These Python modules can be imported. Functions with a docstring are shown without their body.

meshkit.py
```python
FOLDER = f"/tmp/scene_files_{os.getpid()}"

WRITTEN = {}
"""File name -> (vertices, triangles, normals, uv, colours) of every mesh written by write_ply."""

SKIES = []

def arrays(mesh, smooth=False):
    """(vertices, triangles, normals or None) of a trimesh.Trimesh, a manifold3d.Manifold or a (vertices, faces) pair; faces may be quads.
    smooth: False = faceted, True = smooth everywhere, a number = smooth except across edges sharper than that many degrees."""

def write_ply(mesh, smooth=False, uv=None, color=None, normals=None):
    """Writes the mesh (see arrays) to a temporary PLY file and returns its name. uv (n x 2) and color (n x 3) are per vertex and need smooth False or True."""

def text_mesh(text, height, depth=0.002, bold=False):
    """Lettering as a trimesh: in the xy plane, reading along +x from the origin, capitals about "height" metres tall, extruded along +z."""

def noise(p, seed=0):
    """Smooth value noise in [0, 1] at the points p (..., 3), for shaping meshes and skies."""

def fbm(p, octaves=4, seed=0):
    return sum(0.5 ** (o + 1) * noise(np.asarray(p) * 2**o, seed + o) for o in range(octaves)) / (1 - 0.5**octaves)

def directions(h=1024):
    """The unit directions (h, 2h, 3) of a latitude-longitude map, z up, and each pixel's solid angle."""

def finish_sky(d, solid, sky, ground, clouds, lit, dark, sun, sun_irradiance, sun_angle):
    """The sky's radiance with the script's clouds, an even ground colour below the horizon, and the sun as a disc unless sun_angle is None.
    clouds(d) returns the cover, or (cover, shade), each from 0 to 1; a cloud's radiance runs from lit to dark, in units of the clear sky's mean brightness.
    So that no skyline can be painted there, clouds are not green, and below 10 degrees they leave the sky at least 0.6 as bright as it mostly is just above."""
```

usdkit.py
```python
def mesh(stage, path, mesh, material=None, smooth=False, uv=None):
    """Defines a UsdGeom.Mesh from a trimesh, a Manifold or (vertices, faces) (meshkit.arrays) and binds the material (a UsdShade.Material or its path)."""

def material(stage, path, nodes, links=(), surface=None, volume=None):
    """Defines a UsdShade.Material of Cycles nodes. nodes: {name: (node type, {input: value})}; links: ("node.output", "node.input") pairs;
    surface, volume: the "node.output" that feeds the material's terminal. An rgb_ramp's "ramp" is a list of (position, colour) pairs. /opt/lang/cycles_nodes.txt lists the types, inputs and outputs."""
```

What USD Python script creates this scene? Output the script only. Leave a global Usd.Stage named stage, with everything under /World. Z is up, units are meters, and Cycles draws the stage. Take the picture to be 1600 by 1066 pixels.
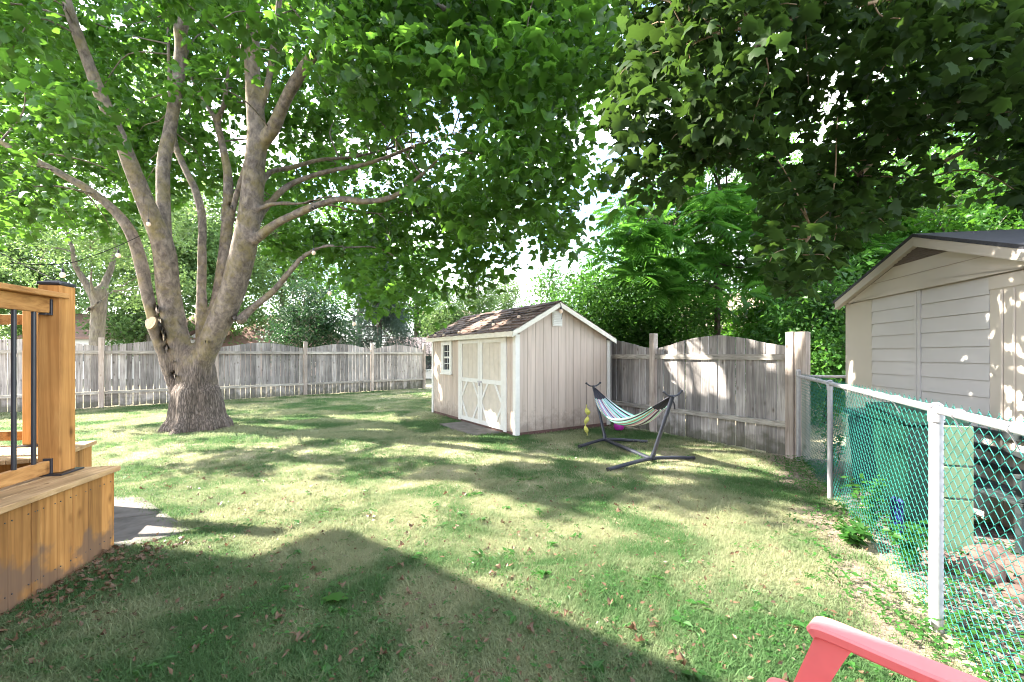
import math, random
import numpy as np, trimesh, usdkit, meshkit
from pxr import Usd, UsdGeom, UsdLux, UsdShade, Gf, Sdf, Vt

stage = Usd.Stage.CreateInMemory()
UsdGeom.SetStageUpAxis(stage, UsdGeom.Tokens.z)
UsdGeom.SetStageMetersPerUnit(stage, 1.0)
UsdGeom.Xform.Define(stage, '/World')
UsdGeom.Scope.Define(stage, '/World/Looks')

# ------------------------------------------------------------------ camera, sky, sun, exposure
F_PX, EYE, HOR = 680.0, 1.5, 555.0           # focal length and horizon of the 1600 x 1066 photograph, in its pixels
cam = UsdGeom.Camera.Define(stage, '/World/camera')
cam.CreateHorizontalApertureAttr(36.0)
cam.CreateVerticalApertureAttr(36.0 * 682 / 1024)
cam.CreateFocalLengthAttr(36.0 * F_PX / 1600)
cam.CreateVerticalApertureOffsetAttr((HOR - 533) / 1600 * 36.0)
cam.CreateFStopAttr(0.0)
cam.CreateExposureAttr(2.85)
cam.AddTransformOp().Set(Gf.Matrix4d(1, 0, 0, 0, 0, 0, 1, 0, 0, -1, 0, 0, 0, 0, EYE, 1))

SUN_EL = math.radians(37.0)
SUN_AZ = math.atan2(-1.0, 0.2)               # the sun stands to the left, a little ahead
TO_SUN = np.array([math.sin(SUN_AZ) * math.cos(SUN_EL), math.cos(SUN_AZ) * math.cos(SUN_EL), math.sin(SUN_EL)])
sky_mat = usdkit.material(stage, '/World/Looks/sky_look', {
    'tc': ('texture_coordinate', {}),
    'sky': ('sky_texture', {'sky_type': 'single_scattering', 'sun_disc': False, 'sun_elevation': SUN_EL, 'sun_rotation': SUN_AZ, 'aerosol_density': 1.0}),
    'map': ('mapping', {'scale': (1.6, 1.6, 4.0)}),
    'n': ('noise_texture', {'scale': 2.3, 'detail': 6.0, 'roughness': 0.55}),
    'r': ('rgb_ramp', {'ramp': [(0.0, (0, 0, 0)), (0.43, (0.0, 0.0, 0.0)), (0.60, (0.9, 0.9, 0.9)), (1.0, (1, 1, 1))]}),
    'bw': ('rgb_to_bw', {}),
    'm': ('mix', {'mix_type': 'mix', 'color2': (6.5, 6.6, 6.8)}),
    'bg': ('background_shader', {'strength': 0.145}),
}, [('tc.generated', 'map.vector'), ('map.vector', 'n.vector'), ('n.fac', 'r.fac'), ('r.color', 'bw.color'), ('bw.val', 'm.fac'),
    ('sky.color', 'm.color1'), ('m.color', 'bg.color')], surface='bg.background')
dome = UsdLux.DomeLight.Define(stage, '/World/sky')
UsdShade.MaterialBindingAPI.Apply(dome.GetPrim()).Bind(sky_mat)
dome.GetPrim().SetCustomDataByKey('kind', 'structure')
sun = UsdLux.DistantLight.Define(stage, '/World/sun')
sun.CreateIntensityAttr(1.25)
sun.CreateAngleAttr(0.53)
sun.CreateNormalizeAttr(True) if hasattr(sun, 'CreateNormalizeAttr') else None
sun.CreateColorAttr(Gf.Vec3f(1.0, 0.93, 0.82))
_r = np.cross([0, 0, 1.0], TO_SUN); _r /= np.linalg.norm(_r); _u = np.cross(TO_SUN, _r)
sun.AddTransformOp().Set(Gf.Matrix4d(*_r, 0, *_u, 0, *TO_SUN, 0, 0, 0, 30, 1))

# ------------------------------------------------------------------ helpers
rng = np.random.default_rng(7)
random.seed(7)
T = Sdf.ValueTypeNames
_used = {}


def numbered(parent, name):
    key = (parent, name)
    n = _used.get(key, -1) + 1
    _used[key] = n
    return name if n == 0 else f'{name}_{n:03d}'


def tag(prim, label=None, cat=None, group=None, kind=None):
    for k, v in (('label', label), ('category', cat), ('group', group), ('kind', kind)):
        if v:
            prim.SetCustomDataByKey(k, v)
    return prim


def thing(name, label, cat, group=None, loc=(0, 0, 0), rotz=0.0):
    x = UsdGeom.Xform.Define(stage, '/World/' + numbered('/World', name))
    x.AddTranslateOp().Set(Gf.Vec3d(*map(float, loc)))
    if rotz:
        x.AddRotateZOp().Set(float(rotz))
    return tag(x.GetPrim(), label, cat, group)


def obj(name, mesh, mat, parent=None, smooth=False, label=None, cat=None, group=None, kind=None):
    base = str(parent.GetPath()) if parent is not None else '/World'
    m = usdkit.mesh(stage, base + '/' + numbered(base, name), mesh, '/World/Looks/' + mat, smooth)
    return tag(m.GetPrim(), label, cat, group, kind)


def copy_of(src, name, loc, rotz=0.0, scale=1.0, label=None, group=None, rot=None):
    x = UsdGeom.Xform.Define(stage, '/World/' + numbered('/World', name))
    p = x.GetPrim()
    p.GetReferences().AddInternalReference(src.GetPath())
    x.ClearXformOpOrder()
    x.AddTranslateOp().Set(Gf.Vec3d(*map(float, loc)))
    if rot is not None:
        x.AddRotateXYZOp().Set(Gf.Vec3f(*map(float, rot)))
    else:
        x.AddRotateZOp().Set(float(rotz))
    x.AddScaleOp().Set(Gf.Vec3f(scale, scale, scale))
    p.SetInstanceable(True)
    was = src.GetCustomData()
    return tag(p, label or was.get('label'), was.get('category'), group or was.get('group'))


def P(px, py, Y):
    """A point of the place at depth Y metres in front of the tripod, from its bearing in the photograph."""
    return np.array([(px - 800) / F_PX * Y, Y, EYE + (HOR - py) / F_PX * Y])


class MB:
    """Collects pieces of one mesh."""
    def __init__(s): s.v, s.f, s.n = [], [], 0
    def add(s, v, f):
        v, f = np.asarray(v, float), np.asarray(f, int)
        if f.shape[1] == 4: f = np.vstack([f[:, [0, 1, 2]], f[:, [0, 2, 3]]])
        s.v.append(v); s.f.append(f + s.n); s.n += len(v); return s
    def mesh(s): return (np.vstack(s.v), np.vstack(s.f))


QB = np.array([[0, 3, 2, 1], [4, 5, 6, 7], [0, 1, 5, 4], [1, 2, 6, 5], [2, 3, 7, 6], [3, 0, 4, 7]])


class Frame:
    """A local frame: origin, horizontal axes u and n, z up."""
    def __init__(s, o, u, n=None):
        s.o = np.array([o[0], o[1], o[2] if len(o) > 2 else 0.0], float)
        s.u = np.array([u[0], u[1], 0.0]); s.u /= np.linalg.norm(s.u)
        s.n = np.array([s.u[1], -s.u[0], 0.0]) if n is None else np.array([n[0], n[1], 0.0]) / math.hypot(n[0], n[1])
    def at(s, u, n, z):
        return s.o + np.multiply.outer(u, s.u) + np.multiply.outer(n, s.n) + np.multiply.outer(z, [0, 0, 1.0])
    def pts(s, a):
        a = np.asarray(a, float)
        return s.o + a[:, :1] * s.u + a[:, 1:2] * s.n + a[:, 2:3] * np.array([0, 0, 1.0])
    def box(s, u0, u1, n0, n1, z0, z1, c=0.0):
        if c <= 0:
            v = np.array([[u0, n0, z0], [u1, n0, z0], [u1, n1, z0], [u0, n1, z0], [u0, n0, z1], [u1, n0, z1], [u1, n1, z1], [u0, n1, z1]])
            m = fix(s.pts(v), np.vstack([QB[:, [0, 1, 2]], QB[:, [0, 2, 3]]]))
            return m
        v = []
        for a, A in ((u0, 1), (u1, -1)):
            for b, B in ((n0, 1), (n1, -1)):
                for z, Z in ((z0, 1), (z1, -1)):
                    v += [[a + A * c, b + B * c, z], [a + A * c, b, z + Z * c], [a, b + B * c, z + Z * c]]
        h = trimesh.PointCloud(s.pts(v)).convex_hull
        return (np.array(h.vertices), np.array(h.faces))
    def prism(s, poly, n0, n1):
        """poly in (u, z), convex or star-shaped about its middle, extruded from n0 to n1."""
        poly = np.asarray(poly, float); k = len(poly)
        a = np.column_stack([poly[:, 0], np.full(k, n0), poly[:, 1]]); b = np.column_stack([poly[:, 0], np.full(k, n1), poly[:, 1]])
        v = np.vstack([a, b, a.mean(0), b.mean(0)])
        f = []
        for i in range(k):
            j = (i + 1) % k
            f += [[i, j, k + j], [i, k + j, k + i], [2 * k, j, i], [2 * k + 1, k + i, k + j]]
        return fix(s.pts(v), np.array(f))


def fix(v, f):
    """Outward winding for a closed mesh."""
    a, b, c = v[f[:, 0]], v[f[:, 1]], v[f[:, 2]]
    if np.einsum('ij,ij->i', a - v.mean(0), np.cross(b - v.mean(0), c - v.mean(0))).sum() < 0:
        f = f[:, ::-1]
    return (v, f)


def tube(points, radii, sides=6, caps=True):
    p = np.asarray(points, float); n = len(p)
    r = np.broadcast_to(np.asarray(radii, float), (n,))
    t = np.gradient(p, axis=0); t /= np.linalg.norm(t, axis=1, keepdims=True) + 1e-12
    ref = np.array([0.0, 0, 1]) if abs(t[:, 2]).mean() < 0.8 else np.array([1.0, 0, 0])
    a = np.cross(t, ref); a /= np.linalg.norm(a, axis=1, keepdims=True) + 1e-12
    b = np.cross(t, a); ang = np.arange(sides) * 2 * np.pi / sides
    v = p[:, None] + r[:, None, None] * (np.cos(ang)[None, :, None] * a[:, None] + np.sin(ang)[None, :, None] * b[:, None])
    v = v.reshape(-1, 3)
    i, j = np.meshgrid(np.arange(n - 1), np.arange(sides), indexing='ij')
    q = np.stack([i * sides + j, (i + 1) * sides + j, (i + 1) * sides + (j + 1) % sides, i * sides + (j + 1) % sides], -1).reshape(-1, 4)
    f = np.vstack([q[:, [0, 1, 2]], q[:, [0, 2, 3]]])
    if caps:
        v = np.vstack([v, p[0], p[-1]]); k = n * sides; js = np.arange(sides); jn = (js + 1) % sides
        f = np.vstack([f, np.column_stack([np.full(sides, k), js, jn]), np.column_stack([np.full(sides, k + 1), (n - 1) * sides + jn, (n - 1) * sides + js])])
    return fix(v, f)


def spline(pts, k=6):
    """Catmull-Rom through rows of pts (any columns)."""
    p = np.asarray(pts, float); p = np.vstack([2 * p[0] - p[1], p, 2 * p[-1] - p[-2]]); out = []
    for i in range(1, len(p) - 2):
        for t in np.linspace(0, 1, k, endpoint=False):
            a, b, c, d = p[i - 1:i + 3]
            out.append(0.5 * (2 * b + (c - a) * t + (2 * a - 5 * b + 4 * c - d) * t * t + (3 * b - a - 3 * c + d) * t ** 3))
    return np.array(out + [p[-2]])


def mat(name, nodes, links, surface='p.BSDF'):
    usdkit.material(stage, '/World/Looks/' + name, nodes, links, surface=surface)
    return name


def plain(name, col, rough=0.6, metallic=0.0, var=0.12, scale=14.0, bump=0.0, spec=0.4):
    """A slightly uneven plain surface."""
    lo, hi = [c * (1 - var) for c in col], [min(1, c * (1 + var)) for c in col]
    nodes = {'g': ('texture_coordinate', {}), 'n': ('noise_texture', {'scale': scale, 'detail': 5.0, 'roughness': 0.6}),
             'r': ('rgb_ramp', {'ramp': [(0.3, lo), (0.7, hi)]}),
             'p': ('principled_bsdf', {'roughness': rough, 'metallic': metallic, 'specular_ior_level': spec})}
    links = [('g.object', 'n.vector'), ('n.fac', 'r.fac'), ('r.color', 'p.base_color')]
    if bump:
        nodes['b'] = ('bump', {'strength': bump, 'distance': 0.01}); links += [('n.fac', 'b.height'), ('b.normal', 'p.normal')]
    return mat(name, nodes, links)


def wood(name, dark, mid, light, grain=(30, 30, 1.6), knots=True, bump=0.35, rough=0.75, spread=0.35, stain=None):
    """Boards: grain along z (or whichever axis has the small number), each board its own tone, knots, weathering."""
    nodes = {'g': ('geometry', {}), 'oi': ('object_info', {}),
             'sc': ('math', {'math_type': 'multiply', 'value2': 37.0}), 'cx': ('combine_xyz', {}),
             'ad': ('mix', {'mix_type': 'add', 'fac': 1.0}),
             'mp': ('mapping', {'scale': grain}), 'n': ('noise_texture', {'scale': 1.0, 'detail': 7.0, 'roughness': 0.65, 'distortion': 0.6}),
             'n2': ('noise_texture', {'scale': 2.2, 'detail': 3.0}),
             'r': ('rgb_ramp', {'ramp': [(0.28, dark), (0.5, mid), (0.72, light)]}),
             'hs': ('hsv', {'saturation': 1.0, 'fac': 1.0, 'hue': 0.5}),
             'vr': ('map_range', {'from_min': 0.0, 'from_max': 1.0, 'to_min': 1 - spread, 'to_max': 1 + spread}),
             'v2': ('map_range', {'from_min': 0.25, 'from_max': 0.75, 'to_min': 0.75, 'to_max': 1.25}),
             'mu': ('math', {'math_type': 'multiply'}),
             'b': ('bump', {'strength': bump, 'distance': 0.004}),
             'p': ('principled_bsdf', {'roughness': rough, 'specular_ior_level': 0.25})}
    links = [('oi.random', 'sc.value1'), ('sc.value', 'cx.x'), ('sc.value', 'cx.z'), ('g.position', 'ad.color1'), ('cx.vector', 'ad.color2'),
             ('ad.color', 'mp.vector'), ('mp.vector', 'n.vector'), ('g.position', 'n2.vector'), ('n.fac', 'r.fac'), ('r.color', 'hs.color'),
             ('oi.random', 'vr.value'), ('n2.fac', 'v2.value'), ('vr.result', 'mu.value1'), ('v2.result', 'mu.value2'), ('mu.value', 'hs.value'),
             ('n.fac', 'b.height'), ('b.normal', 'p.normal')]
    col = 'hs.color'
    if knots:
        nodes.update({'km': ('mapping', {'scale': (6.5, 6.5, 3.6)}), 'kv': ('voronoi_texture', {'scale': 1.0, 'randomness': 1.0}) ,
                      'kr': ('rgb_ramp', {'ramp': [(0.0, (0.12, 0.10, 0.08)), (0.06, (0.3, 0.25, 0.2)), (0.09, (0.55, 0.5, 0.45)), (0.19, (1, 1, 1))]}),
                      'km2': ('mix', {'mix_type': 'multiply', 'fac': 0.75})})
        links += [('ad.color', 'km.vector'), ('km.vector', 'kv.vector'), ('kv.distance', 'kr.fac'), (col, 'km2.color1'), ('kr.color', 'km2.color2')]
        col = 'km2.color'
    if stain:      # damp, mossy foot of the boards: (colour, height)
        nodes.update({'sx': ('separate_xyz', {}), 'sn': ('noise_texture', {'scale': 5.0, 'detail': 4.0}),
                      'sm': ('math', {'math_type': 'multiply_add', 'value2': -0.9, 'value3': 0.0}), 'sa': ('math', {'math_type': 'add'}),
                      'sr': ('map_range', {'from_min': -0.35, 'from_max': stain[1] - 0.45, 'to_min': 0.75, 'to_max': 0.0, 'clamp': True}),
                      'sc2': ('mix', {'mix_type': 'mix', 'color2': stain[0]})}) 
        links += [('g.position', 'sx.vector'), ('g.position', 'sn.vector'), ('sn.fac', 'sm.value1'), ('sx.z', 'sa.value1'), ('sm.value', 'sa.value2'),
                  ('sa.value', 'sr.value'), ('sr.result', 'sc2.fac'), (col, 'sc2.color1')]
        col = 'sc2.color'
    links.append((col, 'p.base_color'))
    return mat(name, nodes, links)


def leaf_look(name, cols, trans=0.45, tcol=None, rough=0.45, spec=0.35, tval=2.2):
    """Foliage: every leaf its own tone; part of the light passes through."""
    k = len(cols)
    nodes = {'g': ('geometry', {}), 'r': ('rgb_ramp', {'ramp': [(i / max(1, k - 1), c) for i, c in enumerate(cols)]}),
             'n': ('noise_texture', {'scale': 0.9, 'detail': 2.0}), 'v': ('map_range', {'from_min': 0.3, 'from_max': 0.7, 'to_min': 0.7, 'to_max': 1.3}),
             'h': ('hsv', {'hue': 0.5, 'saturation': 1.0, 'fac': 1.0}),
             'h2': ('hsv', {'hue': 0.478, 'saturation': 1.05, 'value': tval, 'fac': 1.0}),
             'p': ('principled_bsdf', {'roughness': rough, 'specular_ior_level': spec}), 't': ('translucent_bsdf', {}),
             'm': ('mix_closure', {'fac': trans})}
    links = [('g.random_per_island', 'r.fac'), ('g.position', 'n.vector'), ('n.fac', 'v.value'), ('v.result', 'h.value'), ('r.color', 'h.color'),
             ('h.color', 'p.base_color'), ('h.color', 'h2.color'), ('h2.color', 't.color'), ('p.BSDF', 'm.closure1'), ('t.BSDF', 'm.closure2')]
    return mat(name, nodes, links, 'm.closure')

# ------------------------------------------------------------------ materials
wood('weathered_wood', (0.125, 0.112, 0.105), (0.28, 0.26, 0.25), (0.44, 0.415, 0.39), spread=0.42, stain=((0.085, 0.085, 0.055), 0.30))
wood('weathered_rail', (0.17, 0.155, 0.135), (0.36, 0.335, 0.30), (0.52, 0.49, 0.45), grain=(5, 5, 45), spread=0.2, knots=False)
wood('weathered_post', (0.19, 0.15, 0.125), (0.38, 0.32, 0.28), (0.52, 0.46, 0.41), spread=0.18)
wood('cedar_upright', (0.20, 0.085, 0.022), (0.38, 0.175, 0.05), (0.50, 0.255, 0.08), grain=(22, 22, 1.1), spread=0.26, bump=0.3, stain=((0.13, 0.085, 0.06), 0.2))
wood('cedar_flat', (0.22, 0.095, 0.028), (0.43, 0.21, 0.068), (0.57, 0.31, 0.11), grain=(26, 1.6, 26), spread=0.12, bump=0.2)
wood('cedar_tread', (0.22, 0.13, 0.06), (0.40, 0.25, 0.12), (0.52, 0.36, 0.2), grain=(26, 1.6, 26), spread=0.12, bump=0.3)
wood('old_timber', (0.16, 0.13, 0.10), (0.33, 0.28, 0.22), (0.46, 0.40, 0.33), grain=(8, 3, 30), spread=0.2)
plain('black_metal', (0.018, 0.018, 0.022), 0.35, spec=0.6)
plain('wire_black', (0.02, 0.02, 0.02), 0.95, spec=0.05)
plain('navy_steel', (0.02, 0.023, 0.035), 0.38, spec=0.6)
plain('galvanised', (0.37, 0.37, 0.39), 0.48, metallic=0.4, var=0.10, scale=30)
plain('galvanised_dull', (0.50, 0.48, 0.50), 0.5, metallic=0.5, var=0.15, scale=30)
plain('teal_wire', (0.014, 0.14, 0.115), 0.5, var=0.1, spec=0.25)
mat('shed_siding', {'g': ('geometry', {}), 'oi': ('object_info', {}), 'mp': ('mapping', {'scale': (14, 14, 0.9)}), 'n': ('noise_texture', {'scale': 1.0, 'detail': 6.0, 'roughness': 0.6}),
    'r': ('rgb_ramp', {'ramp': [(0.3, (0.46, 0.375, 0.31)), (0.5, (0.55, 0.45, 0.375)), (0.7, (0.60, 0.495, 0.415))]}),
    'v': ('map_range', {'from_min': 0.0, 'from_max': 1.0, 'to_min': 0.92, 'to_max': 1.06}), 'h': ('hsv', {'hue': 0.5, 'saturation': 1.0, 'fac': 1.0}),
    'sx': ('separate_xyz', {}), 'sn': ('noise_texture', {'scale': 6.0, 'detail': 6.0, 'roughness': 0.7}), 'sm': ('math', {'math_type': 'multiply_add', 'value2': -1.1, 'value3': 0.45}), 'sa': ('math', {'math_type': 'add'}),
    'sr': ('map_range', {'from_min': 0.0, 'from_max': 0.34, 'to_min': 0.6, 'to_max': 0.0, 'clamp': True}), 'm': ('mix', {'color2': (0.20, 0.155, 0.125)}),
    'p': ('principled_bsdf', {'roughness': 0.7, 'specular_ior_level': 0.3})},
    [('g.position', 'mp.vector'), ('mp.vector', 'n.vector'), ('n.fac', 'r.fac'), ('oi.random', 'v.value'), ('v.result', 'h.value'), ('r.color', 'h.color'), ('g.position', 'sx.vector'), ('g.position', 'sn.vector'),
     ('sn.fac', 'sm.value1'), ('sx.z', 'sa.value1'), ('sm.value', 'sa.value2'), ('sa.value', 'sr.value'), ('sr.result', 'm.fac'), ('h.color', 'm.color1'), ('m.color', 'p.base_color')])
plain('white_paint', (0.72, 0.70, 0.65), 0.55, var=0.06, scale=9)
plain('cream_paint', (0.72, 0.68, 0.58), 0.6, var=0.08, scale=9)
plain('door_cream', (0.60, 0.53, 0.44), 0.65, var=0.08, scale=7)
plain('dark_gap', (0.10, 0.075, 0.06), 0.8)
plain('shed_sill', (0.12, 0.065, 0.055), 0.8)
plain('concrete', (0.15, 0.135, 0.122), 0.9, var=0.3, scale=7.0, bump=0.3, spec=0.2)
plain('window_dark', (0.02, 0.024, 0.026), 0.08, spec=0.8)
plain('resin_beige', (0.47, 0.42, 0.355), 0.6, var=0.04, scale=2.0)
plain('resin_grey', (0.48, 0.455, 0.435), 0.6, var=0.04, scale=2.0)
plain('resin_seam', (0.30, 0.25, 0.21), 0.7)
plain('louvre_brown', (0.13, 0.10, 0.085), 0.7)
plain('dark_roof', (0.045, 0.045, 0.052), 0.75, var=0.3, scale=60)
plain('bin_blue', (0.007, 0.028, 0.040), 0.42, var=0.25, scale=5)
plain('bin_green', (0.006, 0.026, 0.016), 0.4, var=0.15)
plain('pale_green', (0.20, 0.275, 0.15), 0.6, var=0.06, scale=5)
plain('deep_blue', (0.008, 0.014, 0.10), 0.5)
plain('bench_black', (0.022, 0.028, 0.028), 0.5)
plain('red_plastic', (0.80, 0.23, 0.23), 0.45, var=0.05, scale=6, spec=0.5)
plain('magenta', (0.42, 0.025, 0.30), 0.4)
plain('hammock_mint', (0.30, 0.66, 0.55), 0.85, var=0.12, scale=60)
plain('hammock_white', (0.76, 0.74, 0.76), 0.85, var=0.08, scale=60)
plain('hammock_black', (0.03, 0.03, 0.04), 0.85, var=0.2, scale=60)
plain('hammock_violet', (0.42, 0.30, 0.50), 0.85, var=0.12, scale=60)
plain('hammock_pink', (0.62, 0.36, 0.42), 0.85, var=0.12, scale=60)
plain('hammock_rust', (0.45, 0.24, 0.16), 0.85, var=0.12, scale=60)
plain('ribbon_yellow', (0.60, 0.58, 0.13), 0.5, var=0.1)
plain('brick_wall', (0.40, 0.27, 0.21), 0.9, var=0.15)
plain('pale_wall', (0.62, 0.58, 0.52), 0.8, var=0.06, scale=3)
plain('roof_brown', (0.20, 0.115, 0.085), 0.85, var=0.2, scale=20)
plain('roof_tan', (0.42, 0.31, 0.25), 0.85, var=0.1, scale=10)
plain('rock', (0.12, 0.075, 0.06), 0.9, var=0.3, scale=6, bump=0.5)
mat('shingle', {'oi': ('object_info', {}), 'g': ('geometry', {}), 'n': ('noise_texture', {'scale': 90.0, 'detail': 4.0}),
                'r': ('rgb_ramp', {'ramp': [(0, (0.07, 0.045, 0.036)), (0.45, (0.15, 0.095, 0.072)), (0.8, (0.21, 0.145, 0.11)), (1, (0.30, 0.225, 0.18))]}),
                'nv': ('map_range', {'from_min': 0.2, 'from_max': 0.8, 'to_min': 0.6, 'to_max': 1.35}), 'h': ('hsv', {'hue': 0.5, 'saturation': 1.0, 'fac': 1.0}),
                'b': ('bump', {'strength': 0.5, 'distance': 0.004}), 'p': ('principled_bsdf', {'roughness': 0.8, 'specular_ior_level': 0.3})},
    [('oi.random', 'r.fac'), ('g.position', 'n.vector'), ('n.fac', 'nv.value'), ('nv.result', 'h.value'), ('r.color', 'h.color'), ('h.color', 'p.base_color'),
     ('n.fac', 'b.height'), ('b.normal', 'p.normal')])
mat('bulb_glass', {'p': ('principled_bsdf', {'base_color': (0.95, 0.72, 0.55), 'roughness': 0.12, 'specular_ior_level': 0.6})}, [])


def bark(name, low, mid, high, lichen, vs=(9, 9, 2.2), fiss=None, bump=0.8):
    nodes = {'g': ('geometry', {}), 'mp': ('mapping', {'scale': vs}), 'n': ('noise_texture', {'scale': 1.6, 'detail': 9.0, 'roughness': 0.68, 'distortion': 0.4}),
             'r': ('rgb_ramp', {'ramp': [(0.30, low), (0.5, mid), (0.70, high)]}),
             'ln': ('noise_texture', {'scale': 2.6, 'detail': 6.0, 'roughness': 0.7}), 'lr': ('rgb_ramp', {'ramp': [(0.47, (0, 0, 0)), (0.64, (0.5, 0.5, 0.5))]}),
             'bw': ('rgb_to_bw', {}), 'lm': ('mix', {'mix_type': 'mix', 'color2': lichen}),
             'b': ('bump', {'strength': bump, 'distance': 0.02}), 'p': ('principled_bsdf', {'roughness': 0.9, 'specular_ior_level': 0.15})}
    links = [('g.position', 'mp.vector'), ('mp.vector', 'n.vector'), ('n.fac', 'r.fac'), ('g.position', 'ln.vector'), ('ln.fac', 'lr.fac'), ('lr.color', 'bw.color'),
             ('bw.val', 'lm.fac'), ('r.color', 'lm.color1'), ('n.fac', 'b.height'), ('b.normal', 'p.normal')]
    col = 'lm.color'
    if fiss:      # old fissured bark on the bole, smooth bark on the limbs above
        nodes.update({'fm': ('mapping', {'scale': (15, 15, 1.5)}), 'fw': ('noise_texture', {'scale': 3.0, 'detail': 2.0}), 'fa': ('mix', {'mix_type': 'linear_light', 'fac': 0.35}),
                      'fv': ('voronoi_texture', {'scale': 1.9, 'feature': 'distance_to_edge'}), 'fr': ('rgb_ramp', {'ramp': [(0.0, (0.05, 0.042, 0.036)), (0.12, fiss[0]), (0.5, fiss[1])]}),
                      'fb': ('bump', {'strength': 1.0, 'distance': 0.03}),
                      'sx': ('separate_xyz', {}), 'zs': ('math', {'math_type': 'multiply_add', 'value2': 1.6, 'value3': -0.8}), 'za': ('math', {'math_type': 'add'}),
                      'zr': ('map_range', {'from_min': 0.95, 'from_max': 1.95, 'to_min': 1.0, 'to_max': 0.0, 'clamp': True}),
                      'fx': ('mix', {'mix_type': 'mix'}), 'bx': ('mix_vector', {})})
        links += [('g.position', 'fm.vector'), ('fm.vector', 'fa.color1'), ('fm.vector', 'fw.vector'), ('fw.color', 'fa.color2'), ('fa.color', 'fv.vector'),
                  ('fv.distance', 'fr.fac'), ('fv.distance', 'fb.height'), ('b.normal', 'fb.normal'), ('g.position', 'sx.vector'), ('ln.fac', 'zs.value1'), ('sx.z', 'za.value1'),
                  ('zs.value', 'za.value2'), ('za.value', 'zr.value'), ('zr.result', 'fx.fac'), (col, 'fx.color1'), ('fr.color', 'fx.color2'),
                  ('zr.result', 'bx.fac'), ('b.normal', 'bx.a'), ('fb.normal', 'bx.b')]
        links.remove(('b.normal', 'p.normal')); links.append(('bx.result', 'p.normal'))
        col = 'fx.color'
    links.append((col, 'p.base_color'))
    return mat(name, nodes, links)


bark('maple_bark', (0.055, 0.045, 0.038), (0.15, 0.125, 0.105), (0.27, 0.225, 0.185), (0.22, 0.18, 0.06), vs=(7, 7, 4.5), fiss=((0.13, 0.105, 0.09), (0.27, 0.22, 0.19)))
bark('grey_bark', (0.06, 0.05, 0.042), (0.14, 0.12, 0.10), (0.23, 0.20, 0.17), (0.17, 0.155, 0.09))
bark('dark_bark', (0.035, 0.028, 0.024), (0.075, 0.06, 0.05), (0.13, 0.105, 0.09), (0.10, 0.10, 0.06))
bark('twig_bark', (0.16, 0.11, 0.07), (0.27, 0.19, 0.12), (0.36, 0.27, 0.18), (0.25, 0.21, 0.12))
leaf_look('maple_leaf', [(0.03, 0.085, 0.012), (0.05, 0.125, 0.018), (0.07, 0.16, 0.024), (0.10, 0.19, 0.03), (0.15, 0.19, 0.04)], trans=0.52, tval=3.1)
leaf_look('dark_leaf', [(0.018, 0.042, 0.008), (0.035, 0.065, 0.012), (0.07, 0.088, 0.014), (0.13, 0.12, 0.022), (0.20, 0.16, 0.04)], trans=0.42, tval=2.6, spec=0.18, rough=0.6)
leaf_look('bright_leaf', [(0.04, 0.12, 0.015), (0.06, 0.17, 0.02), (0.09, 0.20, 0.03), (0.13, 0.22, 0.04)], trans=0.5, tval=2.3)
leaf_look('frond_leaf', [(0.045, 0.145, 0.022), (0.075, 0.21, 0.034), (0.12, 0.26, 0.045)], trans=0.45, tval=2.4)
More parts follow.
